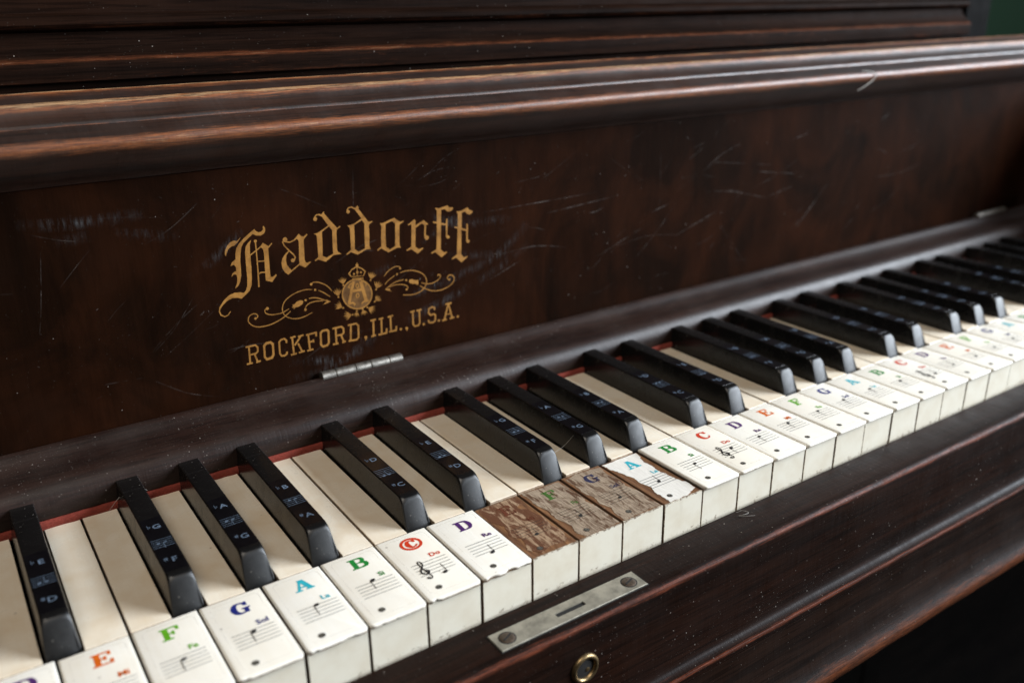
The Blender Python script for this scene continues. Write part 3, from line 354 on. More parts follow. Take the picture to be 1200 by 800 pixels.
# fallboard: the upright panel that carries the maker's decal
me = bevel_box('fallboard', X0+4, X1-4, 172, 184.5, 20.5, 134.6, 0.7)
fallboard = part(link('fallboard', me, M['panel'])); fallboard['label'] = 'scratched dark fallboard panel with gold lettering'
# lid moulding along the top of the fallboard
lid = [(171.2, 135.0, 0), (170, 136.2, 0), (166, 138.0, 0), (161, 141.0, .05), (157, 144.4, .08), (154, 147.4, .15), (151.7, 149.7, .42), (150.5, 151.0, .6), (149.9, 152.6, .72), (150.1, 154.2, .74), (150.9, 155.3, .62), (152.6, 156.3, .3), (156, 157.8, .12), (160.6, 159.9, .35), (161.1, 159.2, .8), (161.7, 159.3, .7), (162.0, 160.7, .3), (162.8, 161.4, .35), (164.0, 161.6, .15), (167, 162.9, .1), (169.8, 164.6, .2), (171.3, 166.6, .66), (172.1, 168.0, 1.0), (173.2, 168.6, .92), (174.4, 168.5, .3), (179, 169.9, .2), (182.8, 171.0, .45), (184.3, 171.9, 1.0), (185.4, 171.4, .8), (185.8, 169.6, .3)]
part(moulding('lid_moulding', lid, X0, X1, M['lid'], None, [(185.8, 135.0)], jit=0.10, seed=3))
# rail under the fallboard
rail = [(137.6, 3.2, .2), (137.4, 6.0, 0), (137.8, 9.4, 0), (138.8, 12.6, 0), (140.6, 15.0, .06), (143.4, 16.6, .08), (147, 17.4, .1), (151, 17.5, .12), (155, 17.5, .1), (158.5, 18.0, .05), (161.3, 19.0, 0), (163.6, 20.4, 0), (165.6, 22.0, 0), (167.4, 22.9, .2), (169.2, 22.8, .35), (169.8, 20.6, .2)]
part(moulding('fallboard_rail', rail, X0, X1, M['rail'], None, [(169.8, 6.0), (190, 6.0), (190, 3.2)], jit=0.05, seed=5))
felt = [(136.2, -0.6), (136.0, 0.6), (136.1, 2.2), (136.7, 3.0), (139, 3.1), (150, 3.1), (150, -0.6)]
nx = 420; rnd = random.Random(8); rings = []
for k in range(nx+1):
    x = -545+(1232)*k/nx; j = rnd.uniform(-.25, .25); h = rnd.uniform(-.22, .22)
    rings.append([(x, y+(j if i < 4 else 0), z+(h if 1 < i < 4 else 0)) for i, (y, z) in enumerate(felt)])
part(link('felt_strip', rings_mesh('felt_strip', rings, 60), M['felt']))['label'] = 'frayed red felt strip along the back of the keys'

# key slip with its flat top, rounded bead and tall front face
slip = [(-0.7, -24, 0), (-0.7, -19.0, .1), (-1.1, -18.4, .2), (-6, -18.3, .08), (-12, -18.3, .08), (-18, -18.3, .15), (-21.0, -18.4, .2), (-22.6, -18.9, .42), (-23.5, -19.7, .68), (-23.9, -20.7, .5), (-24.05, -22.0, .2), (-24.2, -26, 0), (-24.5, -40, 0), (-24.7, -55, 0), (-24.9, -60, 0), (-25.4, -62.6, .12), (-26.4, -63.7, .2), (-28.4, -64.2, .3), (-29.6, -64.4, .66), (-30.05, -65.0, .6), (-30.1, -66.4, .3), (-30.1, -68.0, .1)]
keyslip = part(moulding('key_slip', slip, X0, X1, M['slip'], None, [(-3.2, -68.0), (-3.2, -24)], jit=0.05, seed=9))
bed = [(-30.3, -68.4, .1), (-30.3, -72, .05), (-30.6, -78, 0), (-31.6, -86, 0), (-33.0, -93, .05), (-34.6, -98, .12), (-36.4, -101.6, .42), (-37.9, -104.0, .66), (-38.9, -106.4, .62), (-38.7, -109.0, .5), (-37.5, -111.0, .35), (-35, -112.0, .2)]
part(moulding('key_bed', bed, X0, X1, M['bed'], None, [(160, -112.0), (160, -68.4)], jit=0.12, seed=11))
part(link('balance_rail', mesh('balance_rail', *box_geo(-545, 690, 8, 170, -66, -28)), M['lowdark']))
# upper case behind the lid: rail band, cove, bead and tall panel
up = [(203, 120, 0), (203, 173.2, 0), (199, 173.8, .2), (198.2, 174.4, .35), (198.0, 178, .22), (198.0, 182.0, .3), (198.4, 183.0, .85), (199.2, 183.6, .6), (201.5, 185.2, .1), (204, 187.6, .05), (206.2, 190.6, .05), (207.0, 194.4, 0), (204.6, 195.2, .1), (202.2, 196.2, .45), (201.2, 197.6, .3), (201.3, 199.2, .1), (202.6, 200.8, .12), (205.4, 201.8, .1), (209.6, 202.2, 0), (210.2, 204, 0), (210.6, 420, 0)]
part(moulding('upper_panel', up, -570, 639, M['upper'], None, [(230, 420), (230, 120)], jit=0.06, seed=13))
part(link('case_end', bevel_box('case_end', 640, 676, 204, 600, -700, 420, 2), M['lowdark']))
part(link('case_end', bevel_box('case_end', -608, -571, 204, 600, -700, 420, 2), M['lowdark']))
def cheek(xa, xb):
    o = [(-22, -17.9), (-22, 40), (-16, 60), (4, 80), (44, 102), (92, 122), (140, 133), (148.5, 133), (148.5, 22.6), (137, 22.6), (137, -17.9)]
    return rings_mesh('cheek_block', [[(x, y, z) for y, z in o] for x in (xa, xb)], 20)
part(link('cheek_block', cheek(752, 799), M['slip']))
part(link('cheek_block', cheek(-689, -642), M['slip']))
part(link('key_block', bevel_box('key_block', 686, 751.5, 2, 136, -17.9, 18, 2), M['slip']))
part(link('key_block', bevel_box('key_block', -641.5, -545, 2, 136, -17.9, 18, 2), M['slip']))
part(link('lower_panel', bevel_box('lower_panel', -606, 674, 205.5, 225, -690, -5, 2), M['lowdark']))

# lock plate with two screws on the slip, and the keyhole eyelet in its front
def plate_mesh():
    x0, x1, y0, y1, z0, z1 = 19.0, 90.0, -19.4, -9.2, -18.6, -17.75
    sx0, sx1, sy0, sy1 = 47.2, 61.2, -15.6, -13.2
    def quad(z, i): return [(x0+i, y0+i, z), (x1-i, y0+i, z), (x1-i, y1-i, z), (x0+i, y1-i, z)]
    def slot(z): return [(sx0, sy0, z), (sx1, sy0, z), (sx1, sy1, z), (sx0, sy1, z)]
    v = quad(z0, 0)+quad(z1-.15, 0)+quad(z1, .15)+slot(z1)+slot(z0+.2)
    f = [(3, 2, 1, 0)]
    for k in (0, 4): f += [(k+i, k+(i+1) % 4, k+4+(i+1) % 4, k+4+i) for i in range(4)]
    f += [(8+i, 8+(i+1) % 4, 12+(i+1) % 4, 12+i) for i in range(4)]; f += [(12+i, 12+(i+1) % 4, 16+(i+1) % 4, 16+i) for i in range(4)]
    return fix_normals(mesh('lock_plate', v, f))
link('plate_recess', mesh('plate_recess', *box_geo(18.5, 90.5, -19.9, -8.7, -18.6, -18.22)), M['black_hole'], keyslip)
lp = link('lock_plate', plate_mesh(), M['plate'], keyslip); lp['label'] = 'dull nickel lock plate with slot and two screws'
link('lock_slot', mesh('lock_slot', *box_geo(47.3, 61.1, -15.5, -13.3, -18.58, -18.28)), M['stick'], keyslip)
def screw_mesh(r=3.0, ang=0.4):
    rings = []; n = 24
    for rr, z in ((r, -.3), (r, .12), (r*.9, .3), (r*.55, .42)):
        rings.append([(rr*math.cos(2*math.pi*k/n), rr*math.sin(2*math.pi*k/n), z) for k in range(n)])
    return rings_mesh('screw', rings, 30)
sm = screw_mesh(); slotm = mesh('screw_slot', *box_geo(-2.3, 2.3, -.38, .38, .30, .47))
for x, y, a in ((24.6, -14.2, .45), (84.2, -14.4, .35)):
    rim = rings_mesh('screw_hole', [[((r)*math.cos(2*math.pi*k/24), r*math.sin(2*math.pi*k/24), z) for k in range(24)] for r, z in ((3.5, 0.0), (3.5, .06), (3.02, .06), (3.02, .0))], 30, cap=(False, False))
    for nm, mm, mt, dz in (('screw', sm, M['screw'], 0), ('screw_slot', slotm, M['black_hole'], 0.0), ('screw_hole', rim, M['black_hole'], 0)):
        o = link(nm, mm, mt, keyslip); o.location = (x*MM, y*MM, (-17.75+dz)*MM); o.rotation_euler = (0, 0, a)
def torus_rings(cx, cy, cz, prof, n=40):
    # lathe about the Y axis: prof [(radius, y)]
    return [[(cx+r*math.cos(2*math.pi*k/n), cy+y, cz+r*math.sin(2*math.pi*k/n)) for k in range(n)] for r, y in prof]
EX, EY, EZ = 53.6, -24.5, -38.8
link('keyhole_eyelet', rings_mesh('keyhole_eyelet', torus_rings(EX, EY, EZ, [(6.5, .2), (6.5, -.6), (6.0, -1.3), (5.3, -1.5), (4.7, -1.2), (4.4, -.3), (4.3, .3)]), 50, cap=(False, False)), M['brass'], keyslip)
link('keyhole', rings_mesh('keyhole', torus_rings(EX, EY, EZ, [(4.6, -.08), (4.55, -.10)]), 50, cap=(False, True)), M['black_hole'], keyslip)
link('lock_pin', rings_mesh('lock_pin', torus_rings(EX+1.4, EY, EZ-1.2, [(1.0, -.05), (.95, -.3), (.5, -.45)], 16), 50), M['brass'], keyslip)

# hinges on the fallboard
def knuckle(x0, x1, r=2.8, n=18):
    pr = [(x0, r*.55), (x0, r*.86), (x0+.3, r), (x1-.3, r), (x1, r*.86), (x1, r*.55)]
    return rings_mesh('hinge_knuckle', [[(x, 169.3-.15+q*math.cos(2*math.pi*k/n), 22.9+q*math.sin(2*math.pi*k/n)) for k in range(n)] for x, q in pr], 40)
for a, b in ((31.5, 78.5), (645, 691), (-583, -536)):
    xs = [a+(b-a)*f for f in (0, .17, .41, .60, .83, 1)]
    for i in range(5): link('hinge_knuckle', knuckle(xs[i]+.12, xs[i+1]-.12), M['steel'], fallboard)

# gold decal on the fallboard
def panel_plane(u, v, layer): return (u, 171.95-0.012*layer, v)
for nm, pcs in DECAL:
    F = Flat(panel_plane)
    if nm in ('emblem_ring', 'emblem_letter', 'emblem_crown'): F.layer = 3
    for pc in pcs:
        if pc[0] == 'P': F.poly(pc[1], pc[2] or None)
        elif pc[0] == 'S': F.stroke(pc[1], pc[2], 4 if nm.startswith('scroll') else 1)
        else: F.blob(pc[1], pc[2])
    o = link(nm, F.mesh(nm), M['gold_dim'] if nm in ('emblem_disc',) else M['gold'], fallboard)

# scuffs and scratches worn into the fallboard finish
def ribbons(name, lines, mat, seed, layer0, soft=True):
    rnd = random.Random(seed); v = []; f = []; wear = []
    for k, (pts, wd, amt) in enumerate(lines):
        q = catmull(pts, 8) if len(pts) > 2 else [tuple(pts[0][c]+(pts[1][c]-pts[0][c])*s/6 for c in (0, 1)) for s in range(7)]
        o = len(v); n = len(q); y = 171.93-0.0011*k-layer0
        for i, p in enumerate(q):
            a = q[max(i-1, 0)]; c = q[min(i+1, n-1)]; d = Vector((c[0]-a[0], c[1]-a[1])).normalized()
            e = min(1.0, 3.2*min(i, n-1-i)/(n-1)+.05)
            for s, wv in ((-1, 0), (0, 1), (1, 0)):
                v.append((p[0]-d.y*wd/2*s, y, p[1]+d.x*wd/2*s)); wear.append(amt*e*(wv if soft else 1))
            if i:
                b = o+3*i; f += [(b-3, b-2, b+1, b), (b-2, b-1, b+2, b+1)]
    return link(name, mesh(name, v, f, None, wear), mat, fallboard)
BANDS = [[(11, 24.4), (36.8, 25.6), (65.3, 36.9), (130.8, 56.1), (166.6, 72.9)], [(62.9, 70.8), (88.5, 78.1), (110.1, 91.2), (132.2, 97.6)], [(-27.3, 84.9), (-14.4, 92.9), (1.3, 104.9)], [(17.1, 34.5), (44.8, 29.4), (64.9, 32.1)], [(81.9, 55.4), (108.7, 60.1), (142.8, 69.1), (166.7, 85.6)], [(-93.1, 120.6), (-69.2, 118.3), (-41.1, 118.9)], [(-80.4, 111.4), (-56.6, 111.6), (-28.1, 106.1)], [(88.3, 75.7), (120.2, 73.8), (154.5, 67.2)], [(100, 99.6), (120.9, 91.1), (154.8, 89.7)]]
SCR = [[(59.7, 131), (58.2, 107.5)], [(57.3, 43.5), (55.9, 24.8)], [(291.5, 108), (306.2, 115.2)], [(297.1, 85.2), (328.2, 83.7), (371.9, 73.5)], [(314.2, 104.5), (373.3, 96.6)], [(259.4, 77.9), (279.8, 82.4)], [(282.9, 59.4), (322.9, 71.6)], [(388.9, 111.5), (411.1, 115.5)], [(295.5, 115.2), (316.6, 120.8)], [(218.2, 56.7), (259.8, 71.2)], [(328.1, 84.8), (345.1, 81)], [(132.1, 95.3), (217.1, 96.7)], [(155.2, 109.1), (178.9, 111.3)], [(178.9, 88.9), (230.7, 92.4)], [(343.5, 95.7), (425.8, 83.6)], [(371.8, 74.7), (425.8, 83.6)], [(403.2, 45.6), (436.8, 76.1)], [(136.6, 55), (160.4, 63.7)]]
o = ribbons('scuff_mark', [(b, 6.5, .5) for b in BANDS], M['scuff'], 1, 0.0); o['kind'] = 'stuff'
rnd = random.Random(4); ln = [(s, .6, .6) for s in SCR]
for k in range(90):
    x = rnd.uniform(-110, 520); z = rnd.uniform(30, 128); a = rnd.gauss(.25, .5); L = rnd.choice((rnd.uniform(3, 16), rnd.uniform(16, 60)))
    ln.append(([(x, z), (x+L*.5*math.cos(a), z+L*.5*math.sin(a)+rnd.uniform(-.08, .08)*L), (x+L*math.cos(a), z+L*math.sin(a))], rnd.uniform(.25, .7), rnd.uniform(.12, .42)))
for k in range(40):
    x = rnd.uniform(-110, 300); z = rnd.uniform(50, 130); ln.append(([(x, z), (x+rnd.uniform(-2, 2), z+rnd.uniform(-1.5, 1.5))], rnd.uniform(.2, .4), .9))
ln = [([(x, min(max(z, 22.5), 133)) for x, z in p], w_, a_) for p, w_, a_ in ln]
o = ribbons('scratch', ln, M['scratch'], 2, 0.02, False); o['kind'] = 'stuff'

# ---------------------------------------------------------------- keys
PITCH = 23.5
NOTES = 'CDEFGAB'
BLACK = {'C': -1.8, 'D': 2.6, 'F': -2.6, 'G': 0.8, 'A': 3.6}      # offset of the black key right of that white key
def note(i): return NOTES[i % 7]
HB = 5.75                                                            # half width of a black key at its foot
def tail_span(i):
    n = note(i); p = note(i-1)
    l = (BLACK[p]+HB+.7) if p in BLACK else .45
    r = PITCH+BLACK[n]-HB-.7 if n in BLACK else PITCH-.45
    return l, r
def head_outline(chip, rad=1.9):
    """plan outline of an ivory head, front edge first (left to right), then back; returns [(x, y, is_front)]"""
    x0, x1, yb = .5, 23.0, 45.3; pts = []
    for k in range(6): a = math.pi+math.pi/2*k/5; pts.append((x0+rad+rad*math.cos(a), rad+rad*math.sin(a), .3+.7*k/5))
    for k in range(1, 30): pts.append((x0+rad+(x1-x0-2*rad)*k/30, 0, 1))
    for k in range(6): a = -math.pi/2+math.pi/2*k/5; pts.append((x1-rad+rad*math.cos(a), rad+rad*math.sin(a), 1-.7*k/5))
    for k in range(1, 6): pts.append((x1, rad+(yb-rad)*k/5, 0))
    pts.append((x0, yb, 0))
    for k in range(4, 0, -1): pts.append((x0, rad+(yb-rad)*k/5, 0))
    return pts
def inset(p, d):
    x, y = p; cx = min(max(x, .5+d), 23.0-d); cy = min(max(y, d), 45.3-d); return cx, cy
def head_mesh(seed, worn):
    rnd = random.Random(seed); pts = head_outline(0); bumps = []
    for _ in range(int(1+worn*2.6)): bumps.append((rnd.choice((rnd.uniform(1.5, 6), rnd.uniform(9, 22))), rnd.choice((.5, .9, 2.2)), rnd.uniform(.35, 1.2)*worn, rnd.random() < .4*worn))
    def chip(x, lvl):
        c = sum(d*math.exp(-((x-b)/wd)**4)*(1 if (lvl == 0 or big) else .12) for b, wd, d, big in bumps)
        return min(c, 1.25)+rnd.uniform(0, .05)*worn
    T = 1.7; rings = []; wear = []
    for lvl, (z, d) in enumerate(((-T, .12), (-T+.25, 0.0), (-.75, 0.0), (-.28, .10), (-.08, .32), (0.0, .75))):
        r = []
        for x, y, fr in pts:
            a, b = inset((x, y), d); c = chip(x, 0 if lvl < 2 else 1)*fr if fr > .2 else 0
            r.append((a, b+c*(1 if lvl < 3 else .55 if lvl == 3 else .25), z)); wear.append((.55+.65*worn if lvl < 2 else .35+.9*min(1, c) if lvl == 2 else .12+.3*min(1, c)) if lvl < 4 else 0.0)
        rings.append(r)
    return rings_mesh('head_plate', rings, 50, wear)
def slab(name, out, z0, z1, bev=.25, side=.9):
    cx = sum(p[0] for p in out)/len(out); cy = sum(p[1] for p in out)/len(out)
    def ins(p, d): return (p[0]+(d if p[0] < cx else -d), p[1]+(d if p[1] < cy else -d))
    rings = [[(x, y, z0) for x, y in out], [(x, y, z1-bev) for x, y in out], [(*ins(p, bev*.9), z1) for p in out]]
    return rings_mesh(name, rings, 20, [side]*(2*len(out))+[.25]*len(out))
def stick_mesh(i, top=-1.72):
    l, r = tail_span(i); o = [(.75, 1.85), (22.75, 1.85), (22.75, 45.6), (r-.1, 45.6), (r-.1, 150), (l+.1, 150), (l+.1, 45.6), (.75, 45.6)]
    return rings_mesh('white_key', [[(x, y, -26) for x, y in o], [(x, y, top) for x, y in o]], 30)
def tail_mesh(i):
    l, r = tail_span(i); y0, y1 = 45.55, 149; n = 14
    out = [(l, y0)]+[(r, y0)]+[(r, y1), (l, y1)]
    return slab('tail_plate', out, -1.7, -.03)
def front_mesh(seed, top):
    rnd = random.Random(seed); nxx, nz = 12, 10; v = []; f = []; wear = []
    x0, x1, z0 = .62, 22.9, -25
    for a in range(nz+1):
        for b in range(nxx+1):
            z = z0+(top-z0)*a/nz; v.append((x0+(x1-x0)*b/nxx, 1.25, z)); wear.append(1.0 if a == nz else .8 if z < -17.2+rnd.uniform(0, 1.5) else .25+.35*(b in (0, nxx)))
    for a in range(nz):
        for b in range(nxx): k = a*(nxx+1)+b; f.append((k, k+1, k+nxx+2, k+nxx+1))
    o = len(v); rim = [0, nxx, nz*(nxx+1)+nxx, nz*(nxx+1)]
    v += [(v[k][0], 1.82, v[k][2]) for k in rim]; wear += [1, 1, 1, 1]
    for a in range(4):
        b = (a+1) % 4; f.append((rim[a], o+a, o+b, rim[b]))
    return fix_normals(mesh('front_plate', v, f, 30, wear))

# sticker print ------------------------------------------------
GL = {
 'A': [(1.4, [(1.9, .6), (4.7, 9.9)]), (2.7, [(5.1, 9.9), (8.1, .6)]), (1.1, [(3, 3.2), (7, 3.2)]), (1.1, [(.1, .5), (3.8, .5)]), (1.1, [(5.7, .5), (10, .5)]), (1.1, [(3.4, 9.6), (6.2, 9.6)])],
 'B': [(2.7, [(2.7, .2), (2.7, 9.8)]), (1.1, [(.3, 9.5), (6, 9.5)]), (1.1, [(.3, .5), (6.2, .5)]), (1.0, [(3, 5.1), (6, 5.1)]), ((1.2, 1.8, 2.3, 1.8, 1.2), [(5.8, 9.4), (7.5, 8.9), (8.0, 7.4), (7.4, 5.8), (5.8, 5.2)]), ((1.2, 2, 2.6, 2, 1.2), [(5.8, 5.0), (8.1, 4.5), (8.6, 2.8), (8.0, 1.1), (5.8, .6)])],
 'C': [((1.2, 1.3, 1.3, 2.4, 3.1, 2.4, 1.3, 1.2, 1.0), [(8.2, 6.8), (7.2, 8.9), (5.4, 9.4), (3.2, 8.4), (2.2, 5), (3.2, 1.6), (5.4, .6), (7.5, 1.2), (9.0, 3.2)]), (1.3, [(8.6, 9.8), (8.6, 6.4)])],
 'D': [(2.7, [(2.7, .2), (2.7, 9.8)]), (1.1, [(.3, 9.5), (5.4, 9.5)]), (1.1, [(.3, .5), (5.4, .5)]), ((1.1, 2, 2.9, 2, 1.1), [(5.0, 9.4), (7.6, 8.5), (8.6, 5), (7.6, 1.5), (5.0, .6)])],
 'E': [(2.7, [(2.7, .2), (2.7, 9.8)]), (1.1, [(.3, 9.5), (8.7, 9.5)]), (1.1, [(.3, .5), (9.1, .5)]), (1.1, [(3, 5.1), (6.2, 5.1)]), (1.4, [(8.1, 9.9), (8.1, 6.8)]), (1.5, [(8.5, .1), (8.5, 3.3)]), (1.2, [(6.0, 6.7), (6.0, 3.5)])],
 'F': [(2.7, [(2.7, .2), (2.7, 9.8)]), (1.1, [(.3, 9.5), (8.9, 9.5)]), (1.1, [(.3, .5), (5.4, .5)]), (1.1, [(3, 4.9), (6.2, 4.9)]), (1.5, [(8.3, 9.9), (8.3, 6.6)]), (1.2, [(6.0, 6.5), (6.0, 3.3)])],
 'G': [((1.2, 1.3, 1.3, 2.4, 3.1, 2.4, 1.3, 1.2), [(8.0, 6.8), (7.0, 8.9), (5.2, 9.4), (3.1, 8.4), (2.1, 5), (3.1, 1.6), (5.2, .6), (7.2, 1.0)]), (1.3, [(8.4, 9.8), (8.4, 6.4)]), (2.3, [(7.8, .2), (7.8, 4.5)]), (1.1, [(5.8, 4.3), (9.9, 4.3)])]}
SYL = dict(zip('CDEFGAB', ('Do', 'Re', 'Mi', 'Fa', 'Sol', 'La', 'Si')))
def key_plane(z): return lambda u, v, layer: (u, v, z+0.006*layer)
def letter_mesh(n, z, ring):
    F = Flat(key_plane(z)); cx, cy, wx, wy = 12.5, 37.2, 7.4, 7.0
    if ring:
        F.stroke([1.25]*33, [(cx+4.1*math.cos(2*math.pi*k/32), cy+3.8*math.sin(2*math.pi*k/32)) for k in range(33)]); wx, wy = 5.2, 5.4
    for wd, pts in GL[n]:
        q = [(cx+(a/10-.5)*wx, cy+(b/10-.5)*wy) for a, b in pts]; k = (wx+wy)/20
        k *= 1.3 if ring else 1.0; ww = [c*k for c in wd] if isinstance(wd, tuple) else [wd*k]*len(q); F.stroke(ww, q, 4 if len(q) > 4 else 1)
    return F.mesh('sticker_letter')
TXT = {}
def text_mesh(body, size, x, y, z, bold=0.0):
    c = bpy.data.curves.new('t', 'FONT'); c.body = body; c.size = size; c.align_x = 'CENTER'; c.align_y = 'CENTER'; c.resolution_u = 2; c.offset = bold
    o = bpy.data.objects.new('t', c); COL.objects.link(o); dg = bpy.context.evaluated_depsgraph_get()
    me = bpy.data.meshes.new_from_object(o.evaluated_get(dg)); bpy.data.objects.remove(o); bpy.data.curves.remove(c)
    me.transform(Matrix.Translation((x*MM, y*MM, z*MM)) @ Matrix.Scale(MM, 4)); me.materials.clear(); return me
def staff_mesh(i, z, clef):
    F = Flat(key_plane(z)); x0, x1 = 5.0, 20.3
    for k in range(5): F.stroke(.27, [(x0, 15+2*k), (x1, 15+2*k)])
    y = 13.0+i if i >= 0 else 25.0+i
    y = min(max(y, 13), 25) if -8 < i < 13 else 13+(i*1) % 7+3
    nx = 14.5 if clef else 12.4
    F.layer += 1; F.blob((nx, y), 1.15, .82, 14, .35)
    s = -1 if y >= 19 else 1; F.stroke(.28, [(nx-.95*s*-1 if s > 0 else nx-.98, y), (nx+.95 if s > 0 else nx-.98, y+s*5.6)])
    if y < 14 or y > 24: F.stroke(.2, [(nx-2, y), (nx+2, y)])
    if clef:
        c = [(8.2, 17.3), (8.9, 17.9), (9.5, 17.0), (8.7, 15.7), (7.2, 16.0), (6.6, 17.8), (7.8, 19.8), (9.3, 21.8), (9.4, 23.8), (8.7, 24.6), (8.1, 23.0), (8.3, 19), (8.8, 15), (8.9, 13.2), (8.1, 12.2), (7.2, 12.8)]
        F.stroke([.5, .7, .8, .8, .8, .8, .7, .6, .5, .5, .6, .6, .55, .5, .6, .9], c, 4); F.blob((7.3, 13), .7)
    return F.mesh('sticker_staff')
def mark_mesh(z):
    F = Flat(key_plane(z)); F.blob((7.6, 6.0), 1.35, 1.3, 18)
    return F.mesh('sticker_mark')
def mark_ring(z):
    F = Flat(key_plane(z)); F.stroke([.16]*17, [(7.6+.95*math.cos(2*math.pi*k/16), 6+.9*math.sin(2*math.pi*k/16)) for k in range(17)]); F.stroke(.3, [(8.0, 6.3), (7.5, 6.45), (7.25, 6.0), (7.5, 5.6), (8.0, 5.7)]); return F.mesh('sticker_mark_print')
def film_mesh():
    """outline of the clear sticker film: only its edge can be seen"""
    def rr(d):
        n = []
        for (cx, cy, a0) in ((5, 5.2, math.pi), (19.4, 5.2, 1.5*math.pi), (19.4, 41.2, 0), (5, 41.2, .5*math.pi)):
            n += [(cx+(1.8-d)*math.cos(a0+math.pi/2*k/4), cy+(1.8-d)*math.sin(a0+math.pi/2*k/4)) for k in range(5)]
        return n
    F = Flat(key_plane(.03)); F.poly(rr(0), rr(.28)); return F.mesh('sticker_film')
FZ = 0.06
FILM = film_mesh(); MARK = mark_mesh(FZ); MRING = mark_ring(FZ+.04)
SYLM = {n: text_mesh(s, 3.7, 17.0, 26.0, FZ+.05, .10) for n, s in SYL.items()}
LETM = {n: letter_mesh(n, FZ, False) for n in NOTES}; LETRING = letter_mesh('C', FZ, True)
TAILM = {}; STICKM = {}
WORN = {-4: .4, -3: .75, -2: .9, -1: .55, 0: .95, 1: 1.0, 6: .3, 7: .4}
HEADM = {}
PAPER = [(1.0, 45.0), (22.4, 45.0), (21.5, 41.6), (19.2, 36), (19.9, 31), (18.8, 26), (19.9, 21.3), (20.6, 15.1), (22.6, 9.5), (21.6, 4.7), (15.2, 2.2), (4.2, 2.0), (4.6, 5.4), (4.2, 12.1), (6.2, 16.4), (4.6, 21.7), (5.2, 27.4), (3.0, 35.6), (1.4, 40)]
RES_E = [(2.0, 44.6), (12, 45), (20.5, 44.6), (21.8, 40), (17, 36.6), (20.2, 33), (22.3, 24), (21.2, 17.0), (22.2, 10), (19.0, 4.2), (12.0, 5.4), (6.0, 3.0), (2.6, 8), (5.4, 15), (2.4, 20), (4.2, 28), (1.6, 33)]
RES_F = [(1.6, 45), (11.6, 44.4), (21.8, 44.6), (21.9, 36), (22.7, 29.9), (21.4, 24), (22.6, 18), (22.4, 9), (22.6, 2.6), (14.7, 2.2), (4.5, 2.1), (2.5, 6.5), (4.4, 12), (2.3, 20.9), (3.4, 27), (1.5, 33.1), (2.6, 40)]
RES_G = [(1.6, 43.2), (9, 45), (16.6, 44.4), (22.3, 43.6), (20.9, 37), (22.2, 31.5), (21.1, 24), (22.6, 16), (21.8, 8), (22.4, 2.2), (11.6, 2.6), (2.0, 2.0), (1.6, 8.1), (3.4, 13), (1.5, 18.8), (3.0, 24), (1.4, 28.9), (2.4, 37)]
def ragged(out, seed, amp=.45, sub=5):
    rnd = random.Random(seed); q = []
    for k in range(len(out)):
        a = out[k]; b = out[(k+1) % len(out)]
        for s in range(sub): q.append((min(max(a[0]+(b[0]-a[0])*s/sub+rnd.gauss(0, amp*.6), .9), 22.6), min(max(a[1]+(b[1]-a[1])*s/sub+rnd.gauss(0, amp*.6), 1.9), 45.1)))
    return q
def sheet(name, out, z0, z1, seed):
    """thin torn sheet with a ragged outline and slightly lifted, uneven top"""
    rnd = random.Random(seed); v = [(x, y, z0) for x, y in out]+[(x, y, z1) for x, y in out]; n = len(out)
    f = [(k, (k+1) % n, n+(k+1) % n, n+k) for k in range(n)]
    for tri in tessellate_polygon([[Vector((x, y, 0)) for x, y in out]]): f.append(tuple(n+i for i in tri))
    return mesh(name, v, f, None, [.3]*(2*n))
BARE = {2: ('residue_dark', RES_E), 3: ('residue', RES_F), 4: ('residue', RES_G), 5: ('paper', PAPER)}
BARELABEL = {2: 'white key stripped of its ivory, dark brown wood under cracked sticker', 3: 'white key stripped of its ivory, greyish cracked sticker F on wood', 4: 'white key stripped of its ivory, greyish cracked sticker G on wood', 5: 'white key with torn white paper and sticker A over bare wood'}
kr = random.Random(21)
